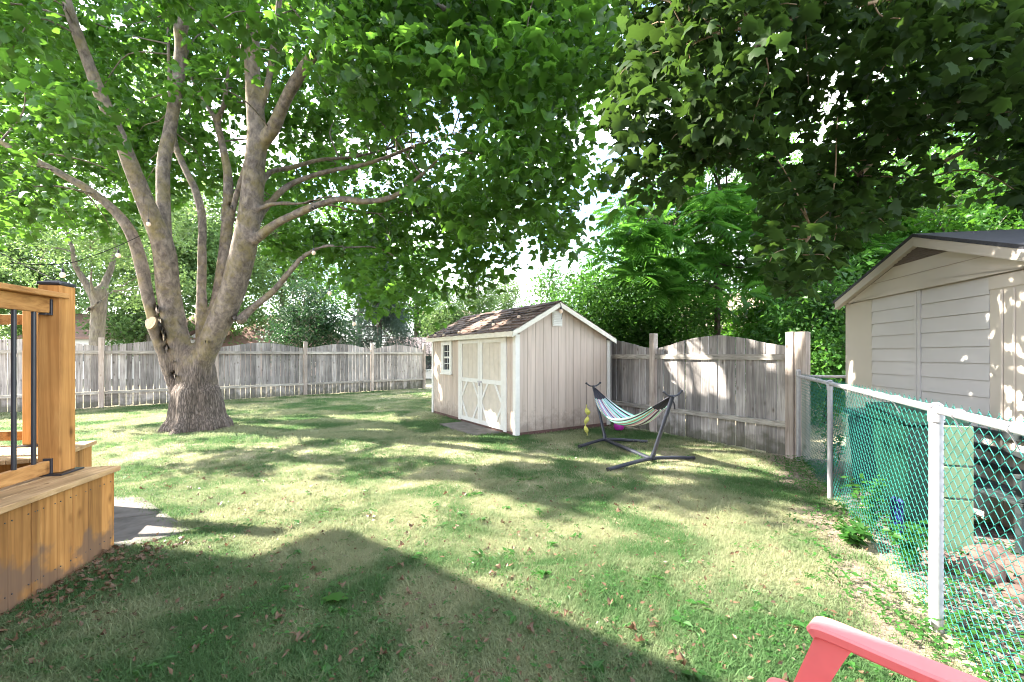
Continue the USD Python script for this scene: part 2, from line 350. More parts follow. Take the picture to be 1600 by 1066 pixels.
leaf_look('shrub_leaf', [(0.04, 0.12, 0.02), (0.065, 0.175, 0.028), (0.10, 0.21, 0.036), (0.15, 0.24, 0.05)], trans=0.4, tval=2.2)
leaf_look('evergreen_leaf', [(0.018, 0.055, 0.018), (0.03, 0.085, 0.025), (0.05, 0.11, 0.03), (0.08, 0.13, 0.035)], trans=0.3, tval=1.8)
leaf_look('pale_leaf', [(0.09, 0.16, 0.05), (0.13, 0.20, 0.06), (0.17, 0.24, 0.08), (0.21, 0.26, 0.10)], trans=0.5, tval=2.0)
leaf_look('needle', [(0.035, 0.065, 0.045), (0.05, 0.085, 0.06), (0.075, 0.105, 0.08)], trans=0.2, tval=1.6)
leaf_look('dead_leaf', [(0.13, 0.08, 0.045), (0.19, 0.145, 0.07), (0.25, 0.185, 0.09), (0.16, 0.18, 0.06), (0.17, 0.08, 0.045), (0.24, 0.25, 0.11), (0.30, 0.25, 0.15)], trans=0.2, tval=1.3)
leaf_look('weed_leaf', [(0.035, 0.12, 0.02), (0.06, 0.17, 0.03), (0.10, 0.20, 0.04)], trans=0.4, tval=2.0)

DRY = {'g': ('geometry', {}), 'n': ('noise_texture', {'scale': 0.75, 'detail': 5.0, 'roughness': 0.62, 'distortion': 0.5}),
       'dr': ('rgb_ramp', {'ramp': [(0.29, (0.10, 0.10, 0.10)), (0.565, (1, 1, 1))]}), 'bw': ('rgb_to_bw', {})}
DRYL = [('g.position', 'n.vector'), ('n.fac', 'dr.fac'), ('dr.color', 'bw.color')]
mat('lawn_soil', {**DRY, 'f': ('noise_texture', {'scale': 38.0, 'detail': 6.0, 'roughness': 0.7}),
                  'ra': ('rgb_ramp', {'ramp': [(0.3, (0.06, 0.08, 0.03)), (0.55, (0.15, 0.17, 0.07)), (0.75, (0.28, 0.29, 0.13))]}),
                  'rb': ('rgb_ramp', {'ramp': [(0.3, (0.20, 0.165, 0.11)), (0.55, (0.46, 0.40, 0.28)), (0.75, (0.64, 0.57, 0.42))]}),
                  'm': ('mix', {}), 'at': ('attribute', {'attribute': 'soil'}), 'rs': ('rgb_ramp', {'ramp': [(0.3, (0.12, 0.09, 0.07)), (0.6, (0.30, 0.235, 0.19)), (0.8, (0.42, 0.35, 0.29))]}),
                  'ms': ('mix', {}), 'b': ('bump', {'strength': 0.8, 'distance': 0.03}), 'p': ('principled_bsdf', {'roughness': 0.95, 'specular_ior_level': 0.1})},
    DRYL + [('g.position', 'f.vector'), ('f.fac', 'ra.fac'), ('f.fac', 'rb.fac'), ('f.fac', 'rs.fac'), ('bw.val', 'm.fac'), ('ra.color', 'm.color1'), ('rb.color', 'm.color2'),
            ('at.fac', 'ms.fac'), ('m.color', 'ms.color1'), ('rs.color', 'ms.color2'), ('ms.color', 'p.base_color'), ('f.fac', 'b.height'), ('b.normal', 'p.normal')])


def grass_look(name, greens, straws):
    nodes = {**DRY, 'oi': ('object_info', {}), 'wn': ('noise_texture', {'scale': 230.0, 'detail': 1.0}),
             'ra': ('rgb_ramp', {'ramp': [(0.3, greens[0]), (0.5, greens[1]), (0.7, greens[2])]}),
             'rb': ('rgb_ramp', {'ramp': [(0.3, straws[0]), (0.5, straws[1]), (0.7, straws[2])]}),
             'j': ('math', {'math_type': 'multiply_add', 'value2': 1.1, 'value3': -0.55}), 'k': ('math', {'math_type': 'add', 'use_clamp': True}),
             'm': ('mix', {}), 'h2': ('hsv', {'hue': 0.485, 'saturation': 1.0, 'value': 1.6, 'fac': 1.0}), 'p': ('principled_bsdf', {'roughness': 0.6, 'specular_ior_level': 0.2}),
             't': ('translucent_bsdf', {}), 'mc': ('mix_closure', {'fac': 0.42})}
    links = DRYL + [('g.random_per_island', 'ra.fac'), ('g.random_per_island', 'rb.fac'), ('g.random_per_island', 'j.value1'), ('bw.val', 'k.value1'), ('j.value', 'k.value2'),
                    ('k.value', 'm.fac'), ('ra.color', 'm.color1'), ('rb.color', 'm.color2'), ('m.color', 'p.base_color'), ('m.color', 'h2.color'), ('h2.color', 't.color'),
                    ('p.BSDF', 'mc.closure1'), ('t.BSDF', 'mc.closure2')]
    return mat(name, nodes, links, 'mc.closure')


grass_look('grass', [(0.075, 0.15, 0.052), (0.14, 0.23, 0.085), (0.27, 0.345, 0.16)], [(0.48, 0.44, 0.29), (0.66, 0.61, 0.44), (0.78, 0.73, 0.56)])
plain('gravel_base', (0.17, 0.14, 0.125), 0.95, var=0.35, scale=45, bump=0.9, spec=0.15)
plain('earth', (0.10, 0.10, 0.055), 0.95, var=0.3, scale=0.4)
mat('pebble', {'oi': ('geometry', {}), 'r': ('rgb_ramp', {'ramp': [(0, (0.06, 0.045, 0.04)), (0.35, (0.15, 0.115, 0.10)), (0.7, (0.26, 0.21, 0.19)), (1, (0.40, 0.34, 0.31))]}),
               'p': ('principled_bsdf', {'roughness': 0.85, 'specular_ior_level': 0.2})}, [('oi.random_per_island', 'r.fac'), ('r.color', 'p.base_color')])

# ------------------------------------------------------------------ ground
FE0, FE1 = np.array([-11.7, 12.4]), np.array([-3.9, 19.6])          # back fence line
RF0, RF1 = np.array([4.10, 6.26]), np.array([-4.0, 19.5])           # right-hand fence line (its near end, the far corner)
CL0, CLD = np.array([2.31, 2.37]), np.array([1.0, 2.16]) / math.hypot(1, 2.16)   # chain-link line through its near post


def chain_side(x, y):
    """Signed distance from the chain-link line: above 0 is the neighbour's side."""
    return (x - CL0[0]) * CLD[1] - (y - CL0[1]) * CLD[0]


def soil_amount(x, y):
    d = chain_side(x, y)
    n = meshkit.fbm(np.stack([x * 1.7, y * 1.7, x * 0], -1), 4, 3)
    strip = np.clip(1 - np.abs(d + 0.22) / (0.15 + 0.28 * n), 0, 1) * (y < 7) * np.clip((n - 0.25) * 4, 0, 1)
    n2 = meshkit.fbm(np.stack([x * 0.9 + 9, y * 0.9, x * 0], -1), 4, 5)
    return np.clip(strip * 1.4 + np.clip((n2 - 0.66) * 6, 0, 0.7), 0, 1)


def lawn_z(x, y):
    return 0.035 * (meshkit.fbm(np.stack([x * 0.55, y * 0.55, x * 0], -1), 3, 1) - 0.5) + 0.014 * (meshkit.fbm(np.stack([x * 4, y * 4, x * 0], -1), 2, 2) - 0.5)


xs = np.arange(-19, 9.01, 0.11); ys = np.arange(0.2, 23.01, 0.11)
gx, gy = np.meshgrid(xs, ys, indexing='ij')
gv = np.stack([gx, gy, lawn_z(gx, gy)], -1).reshape(-1, 3)
ii, jj = np.meshgrid(np.arange(len(xs) - 1), np.arange(len(ys) - 1), indexing='ij'); w_ = len(ys)
gf = np.stack([ii * w_ + jj, (ii + 1) * w_ + jj, (ii + 1) * w_ + jj + 1, ii * w_ + jj + 1], -1).reshape(-1, 4)
lawn = obj('lawn', (gv, gf), 'lawn_soil', smooth=True, kind='structure', label='dry patchy back garden lawn')
UsdGeom.PrimvarsAPI(lawn).CreatePrimvar('soil', T.FloatArray, 'vertex').Set(Vt.FloatArray.FromNumpy(soil_amount(gv[:, 0], gv[:, 1]).astype(np.float32)))
g = MB()
R_ = 400.0
for x0, x1, y0, y1 in ((-R_, R_, 22.9, R_), (-R_, R_, -R_, 0.3), (-R_, -18.9, 0.3, 22.9), (8.9, R_, 0.3, 22.9)):
    g.add([[x0, y0, -0.03], [x1, y0, -0.03], [x1, y1, -0.03], [x0, y1, -0.03]], [[0, 1, 2, 3]])
obj('terrain', g.mesh(), 'earth', kind='structure', label='ground of the gardens beyond the fences')
# neighbour's gravel yard right of the chain-link fence
cf = Frame((*CL0, 0), CLD)                       # u along the fence away from the tripod, n towards the neighbour
us, ns = np.linspace(-2.4, 4.3, 60), np.linspace(0.10, 6.0, 50)
U, N = np.meshgrid(us, ns, indexing='ij')
yv = cf.at(U.ravel(), N.ravel(), 0 * U.ravel())
yv[:, 2] = lawn_z(yv[:, 0], yv[:, 1]) + 0.012 + 0.02 * meshkit.fbm(yv * 3.0, 3, 8)
a_, b_ = np.meshgrid(np.arange(59), np.arange(49), indexing='ij')
obj('gravel_yard', (yv, np.stack([a_ * 50 + b_, a_ * 50 + b_ + 1, (a_ + 1) * 50 + b_ + 1, (a_ + 1) * 50 + b_], -1).reshape(-1, 4)), 'gravel_base', smooth=True, kind='structure',
    label='pale gravel and bare earth of the neighbouring yard')

# ------------------------------------------------------------------ board fences


def board_panel(fr, fence, u0, u1, ztop, arch, zr1, zr0, first_n, seed, width=0.145, gap=0.011, zfoot=0.02, lean=0.004):
    """One bay: boards with an arched top behind two rails; the short foot boards stand under the lower rail."""
    r = np.random.default_rng(seed)
    n = max(1, round((u1 - u0) / (width + gap))); step = (u1 - u0) / n
    for i in range(n):
        a, b = u0 + i * step + gap * r.uniform(0.2, 0.9), u0 + (i + 1) * step - gap * r.uniform(0.2, 0.9)
        ta, tb = (a - u0) / (u1 - u0), (b - u0) / (u1 - u0)
        za, zb = ztop + arch * math.sin(math.pi * ta) ** 1.3 , ztop + arch * math.sin(math.pi * tb) ** 1.3
        dn = first_n + r.uniform(-lean, lean); tl = r.uniform(-0.004, 0.004)
        th = 0.017
        poly = np.array([[a, zr0 + 0.04], [b, zr0 + 0.04], [b + tl, zb + r.uniform(-.006, .006)], [a + tl, za + r.uniform(-.006, .006)]])
        obj('board', fr.prism(poly, dn - th, dn), 'weathered_wood', fence)
        poly = np.array([[a, zfoot + r.uniform(-.015, .02)], [b, zfoot + r.uniform(-.015, .02)], [b, zr0 - 0.045], [a, zr0 - 0.045]])
        obj('board', fr.prism(poly, dn - th, dn), 'weathered_wood', fence)
    obj('rail', fr.box(u0, u1, first_n - 0.03, first_n + 0.045, zr1 - 0.045, zr1 + 0.045), 'weathered_rail', fence)
    obj('rail', fr.box(u0, u1, first_n - 0.03, first_n + 0.05, zr0 - 0.04, zr0 + 0.035), 'weathered_rail', fence)


bf = Frame((*FE0, 0), FE1 - FE0)                 # n points to the tripod
back_fence = thing('wooden_fence', 'long grey weathered board fence with arched bays across the back of the lawn', 'fence')
posts = [-5.5, -2.75, 0.0, 2.75, 5.5, 8.1, 10.55]
for k, u in enumerate(posts):
    obj('post', bf.box(u - 0.06, u + 0.06, -0.075, 0.045, -0.05, 2.0 - 0.03 * (k % 2), 0.008), 'weathered_post', back_fence)
for k in range(len(posts) - 1):
    flat = k == 2
    board_panel(bf, back_fence, posts[k] + 0.062, posts[k + 1] - 0.062, 1.76, 0.17, 1.585, 0.43, -0.02, 100 + k)
rf = Frame((*RF0, 0), RF1 - RF0, n=(-(RF1 - RF0)[1], (RF1 - RF0)[0]))   # n towards the lawn
if np.dot(rf.n[:2], -RF0) < 0 and False: rf.n = -rf.n
side_fence = thing('wooden_fence', 'grey board fence in dappled sun behind the hammock, ending in a double post', 'fence')
rp = [0.0, 2.58, 5.2, 7.8, 10.4, 13.0]
obj('post', rf.box(-0.15, 0.0, -0.06, 0.075, -0.05, 1.83, 0.008), 'weathered_post', side_fence)
obj('post', rf.box(0.008, 0.125, -0.05, 0.085, -0.05, 1.835, 0.008), 'weathered_post', side_fence)
for k in range(1, 6):
    obj('post', rf.box(rp[k] - 0.06, rp[k] + 0.06, -0.06, 0.06, -0.05, 1.92, 0.008), 'weathered_post', side_fence)
for k in range(5):
    board_panel(rf, side_fence, rp[k] + (0.13 if k == 0 else 0.062), rp[k + 1] - 0.062, 1.63, 0.20, 1.47, 0.48, -0.01, 200 + k)

# ------------------------------------------------------------------ garden shed
SO = np.array([0.07, 7.94]); SA = np.array([-0.5417, 0.8406]); SB = np.array([0.8406, 0.5417])
sf = Frame((*SO, 0), SA, n=SB)                    # u along the door front, n along the gable end
SL, SW, SAP, ZAP, ZW = 3.9, 2.36, 0.952, 2.50, 1.90
shed = thing('garden_shed', 'beige board shed with white double doors, curling shingle roof and gable vent', 'shed')
SLOPE_L, SLOPE_R = 0.545, 0.453


def roof_z(t):
    return ZAP - (SAP - t) * SLOPE_L if t < SAP else ZAP - (t - SAP) * SLOPE_R


# core behind the siding
core = MB()
prof = [(0.02, 0.06), (SW - 0.02, 0.06), (SW - 0.02, roof_z(SW) - 0.03), (SAP, ZAP - 0.03), (0.02, roof_z(0) - 0.03)]
k = len(prof); va = [[0.02, t, z] for t, z in prof] + [[SL - 0.02, t, z] for t, z in prof] + [[0.02, 1.1, 1.0], [SL - 0.02, 1.1, 1.0]]
fa = []
for i in range(k):
    j = (i + 1) % k; fa += [[i, j, k + j], [i, k + j, k + i], [2 * k, j, i], [2 * k + 1, k + i, k + j]]
obj('wall', fix(sf.pts(va), np.array(fa)), 'dark_gap', shed)
obj('sill', sf.box(-0.004, SL, -0.004, SW, 0.0, 0.075), 'shed_sill', shed)
gr = np.random.default_rng(5)
ts = np.linspace(0.075, SW - 0.075, 13)
for i in range(12):                               # gable end, boards cut to the roof
    a, b = ts[i] + 0.004, ts[i + 1] - 0.004
    top = [(b, roof_z(b) - 0.02), (a, roof_z(a) - 0.02)]
    if a < SAP < b: top = [(b, roof_z(b) - 0.02), (SAP, ZAP - 0.02), (a, roof_z(a) - 0.02)]
    poly = [(a, 0.078), (b, 0.078)] + top
    fr2 = Frame((*SO, 0), SB, n=SA)
    obj('siding_board', fr2.prism(poly, -0.004, 0.019), 'shed_siding', shed)
DS0, DS1, DZ = 0.40, 2.24, 1.90                   # door opening along the front
for s0, s1, w in ((0.075, DS0 - 0.10, 0.11), (DS1 + 0.10, SL - 0.07, 0.125)):
    n = max(1, round((s1 - s0) / w)); st = (s1 - s0) / n
    for i in range(n):
        a, b = s0 + i * st, s0 + (i + 1) * st
        segs = [(0.078, ZW)]
        if b > 2.72 and a < 3.28: segs = [(0.078, 1.07), (1.82, ZW)]
        for z0, z1 in segs:
            obj('siding_board', sf.box(a + 0.004, b - 0.004, -0.004, 0.019, z0, z1), 'shed_siding', shed)
for u0, u1, n0, n1 in ((-0.022, 0.072, -0.022, -0.003), (-0.022, -0.003, -0.001, 0.072)):
    obj('corner_trim', sf.box(u0, u1, n0, n1, 0.03, 1.88), 'white_paint', shed)
obj('corner_trim', sf.box(-0.022, -0.003, SW - 0.072, SW + 0.02, 0.03, roof_z(SW) - 0.05), 'white_paint', shed)
obj('corner_trim', sf.box(SL - 0.07, SL + 0.02, -0.022, -0.003, 0.03, 1.88), 'white_paint', shed)
# door frame, two leaves with octagon bracing
obj('door_frame', sf.box(DS0 - 0.10, DS0 - 0.003, -0.030, 0.0, 0.05, DZ + 0.02), 'white_paint', shed)
obj('door_frame', sf.box(DS1 + 0.003, DS1 + 0.10, -0.030, 0.0, 0.05, DZ + 0.02), 'white_paint', shed)
obj('door_frame', sf.box(DS0 - 0.001, DS1 + 0.001, -0.030, 0.0, DZ - 0.06, DZ + 0.02), 'cream_paint', shed)
mid = (DS0 + DS1) / 2
for d0, d1, side in ((DS0 + 0.004, mid - 0.004, 0), (mid + 0.004, DS1 - 0.004, 1)):
    leaf = obj('door', sf.box(d0, d1, 0.0, 0.018, 0.07, DZ - 0.062), 'dark_gap', shed)
    n = 5; st = (d1 - d0) / n
    for i in range(n):
        obj('door_board', sf.box(d0 + i * st + 0.003, d0 + (i + 1) * st - 0.003, -0.010, 0.0 - 0.001, 0.08, DZ - 0.064), 'door_cream', leaf)
    wst = 0.085
    for a, b in ((d0, d0 + wst), (d1 - wst, d1)):
        obj('stile', sf.box(a, b, -0.028, -0.0105, 0.07, DZ - 0.063), 'white_paint', leaf)
    for z0, z1 in ((0.07, 0.155), (0.92, 1.005), (DZ - 0.15, DZ - 0.063)):
        obj('crosspiece', sf.box(d0 + wst + 0.001, d1 - wst - 0.001, -0.027, -0.0105, z0, z1), 'white_paint', leaf)
    ia, ib, z0, z1, c = d0 + wst, d1 - wst, 0.155, 0.92, 0.27
    for ca, cz, sa, sz in ((ia, z0, 1, 1), (ib, z0, -1, 1), (ia, z1, 1, -1), (ib, z1, -1, -1)):
        poly = [(ca + sa * 0.002, cz + sz * c), (ca + sa * 0.002, cz + sz * (c + 0.08)), (ca + sa * (c + 0.03) * 0.85, cz + sz * 0.002), (ca + sa * (c - 0.05) * 0.85, cz + sz * 0.002)]
        obj('corner_brace', sf.prism(poly, -0.024, -0.0105), 'white_paint', leaf)
    hs = d1 - 0.05 if side == 0 else d0 + 0.05
    if side == 0:
        obj('hasp', sf.box(mid - 0.09, mid + 0.09, -0.040, -0.0285, 0.93, 0.965, 0.003), 'galvanised_dull', leaf)
        obj('padlock', sf.box(mid - 0.02, mid + 0.02, -0.062, -0.041, 0.86, 0.925, 0.005), 'galvanised_dull', leaf)
    for z in (0.25, 0.96, 1.62):
        hx = d0 + 0.02 if side == 0 else d1 - 0.02
        obj('hinge', sf.box(hx - 0.05, hx + 0.05, -0.034, -0.0285, z, z + 0.04), 'white_paint', leaf)
# window with wide white frame
win = obj('window', sf.box(2.83, 3.17, 0.003, 0.013, 1.15, 1.74), 'window_dark', shed)
for a, b, z0, z1 in ((2.70, 2.83, 1.05, 1.84), (3.17, 3.30, 1.05, 1.84), (2.831, 3.169, 1.05, 1.15), (2.831, 3.169, 1.74, 1.84)):
    obj('frame', sf.box(a, b, -0.032, 0.012, z0, z1), 'white_paint', win)
obj('muntin', sf.box(2.993, 3.007, -0.004, 0.001, 1.151, 1.739), 'white_paint', win)
for z, h in ((1.445, 0.022), (1.30, 0.008), (1.59, 0.008)):
    obj('muntin', sf.box(2.832, 3.168, -0.006, 0.002, z - h, z + h), 'white_paint', win)
obj('sill', sf.box(2.68, 3.32, -0.06, -0.033, 1.035, 1.062), 'white_paint', win)
# louvre vent on the gable
fr2 = Frame((*SO, 0), SB, n=SA)
vent = obj('vent', fr2.box(0.83, 1.07, -0.022, -0.0045, 2.06, 2.35), 'white_paint', shed)
for i in range(7):
    z = 2.09 + i * 0.033
    v = [[0.85, -0.023, z], [1.05, -0.023, z], [1.05, -0.037, z - 0.006], [0.85, -0.037, z - 0.006], [0.85, -0.023, z + 0.022], [1.05, -0.023, z + 0.022], [1.05, -0.035, z + 0.003], [0.85, -0.035, z + 0.003]]
    obj('slat', fix(fr2.pts(v), np.vstack([QB[:, [0, 1, 2]], QB[:, [0, 2, 3]]])), 'white_paint', vent)
# roof: deck, shingles one by one on the slope in view, plain courses behind
RS0, RS1 = -0.10, SL + 0.10
def slope_pt(t0, sl, s, d, h):        # s along the ridge, d down the slope measured level, h above it
    return [s, t0, 0], 0
dk = MB()
for tA, tB in ((-0.13, SAP), (SAP, SW + 0.09)):
    zA, zB = roof_z(tA), roof_z(tB)
    v = [[RS0, tA, zA], [RS1, tA, zA], [RS1, tB, zB], [RS0, tB, zB]]
    v = v + [[a, b, c + 0.02] for a, b, c in v]
    v = fix(sf.pts(v), np.vstack([QB[:, [0, 1, 2]], QB[:, [0, 2, 3]]])); dk.add(*v)
roof = obj('roof', dk.mesh(), 'cream_paint', shed)
sr = np.random.default_rng(17)
rows = 9
for side in (0, 1):
    tE, tR = (-0.155, SAP) if side == 0 else (SW + 0.11, SAP)
    for i in range(rows):
        e0 = tE + (tR - tE) * i / rows; e1 = tE + (tR - tE) * min(1.0, (i + 1.35) / rows)
        s = RS0 - 0.01 - sr.uniform(0, 0.2)
        while s < RS1:
            w = sr.uniform(0.17, 0.36) if side == 0 else 0.9
            a, b = max(s, RS0 - 0.015) + 0.005, min(s + w, RS1 + 0.012) - 0.005
            s += w
            if b - a < 0.04: continue
            z0, z1 = roof_z(e0) + 0.026, roof_z(e1) + 0.022
            h = 0.012; cu = sr.uniform(0.0, 0.032, 3) * (1 if side == 0 else 0.3); m_ = (a + b) / 2 + sr.uniform(-.03, .03)
            jit = sr.uniform(-0.022, 0.014) * (1 if tE < tR else -1)
            top = [[a, e0 + jit, z0 + h + cu[0]], [m_, e0 + jit * 0.4, z0 + h + cu[1] * 0.5], [b, e0 + jit, z0 + h + cu[2]],
                   [b, (e0 + e1) / 2, (z0 + z1) / 2 + h], [b, e1, z1 + 0.004], [a, e1, z1 + 0.004], [a, (e0 + e1) / 2, (z0 + z1) / 2 + h], [m_, (e0 + e1) / 2, (z0 + z1) / 2 + h + 0.004]]
            bot = [[p[0], p[1], p[2] - h] for p in top[:3]]
            V = np.array(top + bot)
            Fc = np.array([[0, 1, 7], [0, 7, 6], [1, 2, 3], [1, 3, 7], [6, 7, 5], [7, 4, 5], [7, 3, 4], [8, 9, 1], [8, 1, 0], [9, 10, 2], [9, 2, 1], [8, 0, 6], [2, 10, 3]])
            obj('shingle', (sf.pts(V), Fc), 'shingle', roof)
for i in range(14):
    s0 = RS0 - 0.01 + i * (RS1 - RS0) / 14; s1 = s0 + (RS1 - RS0) / 14 + 0.03
    V = [[s0, SAP - 0.11, roof_z(SAP - 0.11) + 0.046], [s1, SAP - 0.11, roof_z(SAP - 0.11) + 0.052], [s0, SAP, ZAP + 0.050], [s1, SAP, ZAP + 0.056], [s0, SAP + 0.11, roof_z(SAP + 0.11) + 0.046], [s1, SAP + 0.11, roof_z(SAP + 0.11) + 0.052]]
    V = V + [[a, b, c - 0.012] for a, b, c in V]
    Fc = np.array([[0, 1, 3], [0, 3, 2], [2, 3, 5], [2, 5, 4], [6, 7, 1], [6, 1, 0], [4, 5, 11], [4, 11, 10], [6, 0, 2], [6, 2, 8], [8, 2, 4], [8, 4, 10], [7, 9, 3], [7, 3, 1], [9, 11, 5], [9, 5, 3]])
    obj('ridge_cap', fix(sf.pts(V), Fc), 'shingle', roof)
# fascia along the eave, rake boards on the gable
obj('fascia', sf.box(RS0 - 0.022, RS1, -0.152, -0.131, roof_z(-0.13) - 0.075, roof_z(-0.13) + 0.018), 'cream_paint', shed)
for t0, t1 in ((-0.153, SAP - 0.001), (SAP + 0.001, SW + 0.10)):
    for s in (RS0,):
        v = [[s - 0.022, t0, roof_z(t0) - 0.075], [s - 0.001, t0, roof_z(t0) - 0.075], [s - 0.001, t1, roof_z(t1) - 0.075], [s - 0.022, t1, roof_z(t1) - 0.075]]
        v = v + [[a, b, c + 0.092] for a, b, c in v]
        obj('rake_board', fix(sf.pts(v), np.vstack([QB[:, [0, 1, 2]], QB[:, [0, 2, 3]]])), 'cream_paint', shed)
for t0, t1 in ((-0.128, -0.001), (SW + 0.001, SW + 0.08)):
    pass
# stone slab before the doors
pad = thing('concrete_slab', 'grey concrete slab on the grass before the shed doors', 'slab')
obj('slab', sf.box(0.45, 2.05, -0.62, -0.03, -0.03, 0.035, 0.012), 'concrete', pad)

# ------------------------------------------------------------------ neighbour's resin shed
NC = np.array([4.6, 6.0]); ND = np.array([-0.177, -0.984])
nf = Frame((*NC, 0), ND, n=(-0.984, 0.177))       # n out of the face, to the lawn
NP, ZE, ZP = 1.40, 2.25, 2.735
nshed = thing('resin_shed', 'tall pale beige siding shed with dark louvre in its gable behind the chain-link fence', 'shed')
NW = 2 * NP
nsl = (ZP - ZE) / NP
nz = lambda s: ZP - abs(s - NP) * nsl
prof = [(0, 0.0), (NW, 0.0), (NW, ZE - 0.03), (NP, ZP - 0.05), (0, ZE - 0.03)]
obj('wall', nf.prism(prof, -3.2, -0.02), 'resin_beige', nshed)
obj('corner_panel', nf.box(0.0, 0.565, -0.018, 0.0, 0.05, 2.19), 'resin_beige', nshed)
obj('corner_panel', nf.box(2.20, NW, -0.018, 0.0, 0.05, 2.19), 'resin_beige', nshed)
for s in (2.31, 2.42):
    obj('ridge', nf.box(s, s + 0.022, 0.001, 0.016, 0.05, 2.06, 0.005), 'resin_beige', nshed)
obj('door_rail', nf.box(2.20, NW, 0.001, 0.010, 2.075, 2.185), 'resin_beige', nshed)
for s0, s1 in ((0.57, 1.285), (1.395, 2.195)):
    for i in range(14):
        z0 = 0.05 + i * 0.1528
        v = np.array([[s0, -0.018, z0 + 0.002], [s1, -0.018, z0 + 0.002], [s1, 0.004, z0 + 0.002], [s0, 0.004, z0 + 0.002], [s0, -0.018, z0 + 0.151], [s1, -0.018, z0 + 0.151], [s1, -0.004, z0 + 0.151], [s0, -0.004, z0 + 0.151]])
        obj('siding_panel', fix(nf.pts(v), np.vstack([QB[:, [0, 1, 2]], QB[:, [0, 2, 3]]])), 'resin_grey', nshed)
obj('centre_post', nf.box(1.29, 1.335, -0.018, 0.008, 0.05, 2.19, 0.003), 'resin_grey', nshed)
obj('centre_post', nf.box(1.345, 1.39, -0.018, 0.010, 0.05, 2.19, 0.003), 'resin_grey', nshed)
obj('gable_panel', nf.prism([(0.02, 2.20), (NW - 0.02, 2.20), (NW - 0.02, nz(NW) - 0.07), (NP, ZP - 0.08), (0.02, nz(0) - 0.07)], -0.019, 0.026), 'resin_beige', nshed)
obj('seam', nf.box(0.35, NW - 0.35, 0.027, 0.030, 2.375, 2.38), 'resin_seam', nshed)
lv = obj('louvre', nf.prism([(0.945, 2.515), (1.80, 2.515), (NP - 0.03, 2.665)], 0.024, 0.031), 'louvre_brown', nshed)
for i in range(5):
    z = 2.53 + i * 0.024; h = (2.665 - z) / 0.15 * 0.41
    obj('slat', nf.box(NP - 0.03 - h + 0.02, NP - 0.03 + h - 0.02, 0.0315, 0.040, z, z + 0.010), 'louvre_brown', lv)
for t0, t1 in ((-0.10, NP - 0.0005), (NP + 0.0005, NW + 0.10)):
    poly = [(t0, nz(t0) - 0.075), (t1, nz(t1) - 0.075), (t1, nz(t1) + 0.022), (t0, nz(t0) + 0.022)]
    obj('rake_board', nf.prism(poly, 0.028, 0.085), 'resin_beige', nshed)
rf_ = MB()
for t0, t1 in ((-0.14, NP), (NP, NW + 0.14)):
    v = [[t0, -3.3, nz(t0) + 0.024], [t1, -3.3, nz(t1) + 0.024], [t1, 0.09, nz(t1) + 0.024], [t0, 0.09, nz(t0) + 0.024]]
    v = v + [[a, b, c + 0.035] for a, b, c in v]
    rf_.add(*fix(nf.pts(v), np.vstack([QB[:, [0, 1, 2]], QB[:, [0, 2, 3]]])))
obj('roof', rf_.mesh(), 'dark_roof', nshed)

# ------------------------------------------------------------------ cedar deck at the left
df = Frame((-3.08, 3.355, 0), (0.18, -0.98), n=(0.98, 0.18))      # u back along the skirt towards the house, n out to the lawn
deck = thing('wooden_deck', 'stained cedar deck with black balusters, thick post and boarded skirt at the left edge', 'deck')
edges = [0.0, 0.11, 0.245, 0.375, 0.50, 0.63, 0.69, 0.84, 0.98, 1.12]
for i in range(len(edges) - 1):
    obj('skirt_board', df.box(edges[i] + 0.002, edges[i + 1] - 0.002, -0.020, 0.0 + 0.0015 * (i % 3), 0.0, 0.596, 0.0025), 'cedar_upright', deck)
for i in range(len(edges) - 1):
    for z in (0.10, 0.53):
        for q in (0.022, edges[i + 1] - edges[i] - 0.022):
            c = df.pts([[edges[i] + q, 0.0, z], [edges[i] + q, 0.0038, z]])
            obj('screw', tube(c, 0.0042, 8), 'black_metal', deck)
obj('skirt_board', df.box(-0.02, -0.001, -0.16, 0.0, 0.0, 0.596, 0.003), 'cedar_upright', deck)
for j in range(4):
    obj('skirt_board', df.box(-0.02, -0.001, -0.163 - 0.145 * (j + 1), -0.163 - 0.145 * j, 0.0, 0.596, 0.003), 'cedar_upright', deck)
for j in range(5):
    n1 = 0.03 - j * 0.143
    obj('tread_board', df.box(-0.045, 1.3, n1 - 0.139, n1, 0.600, 0.638, 0.004), 'cedar_tread', deck)
PC = np.array([-3.335, 3.19]); pu, pn = np.dot(PC - df.o[:2], df.u[:2]), np.dot(PC - df.o[:2], df.n[:2])
obj('post', df.box(pu - 0.07, pu + 0.07, pn - 0.07, pn + 0.07, 0.652, 2.005, 0.006), 'cedar_upright', deck)
obj('post_cap', df.box(pu - 0.076, pu + 0.076, pn - 0.076, pn + 0.076, 2.006, 2.030, 0.007), 'black_metal', deck)
obj('post_cap', df.box(pu - 0.05, pu + 0.05, pn - 0.05, pn + 0.05, 2.0305, 2.040, 0.004), 'black_metal', deck)
obj('base_plate', df.box(pu - 0.105, pu + 0.105, pn - 0.105, pn + 0.105, 0.639, 0.651, 0.003), 'black_metal', deck)
obj('handrail', df.box(pu + 0.005, pu + 1.6, pn - 0.07, pn + 0.085, 1.912, 1.950, 0.005), 'cedar_flat', deck)
obj('top_rail', df.box(pu + 0.085, pu + 1.6, pn - 0.019, pn + 0.019, 1.80, 1.911, 0.004), 'cedar_flat', deck)
obj('bottom_rail', df.box(pu + 0.085, pu + 1.6, pn - 0.019, pn + 0.019, 0.655, 0.745, 0.004), 'cedar_flat', deck)
for z0, z1 in ((1.785, 1.90), (0.652, 0.76)):
    obj('bracket', df.box(pu + 0.071, pu + 0.084, pn - 0.028, pn + 0.028, z0, z1, 0.002), 'black_metal', deck)
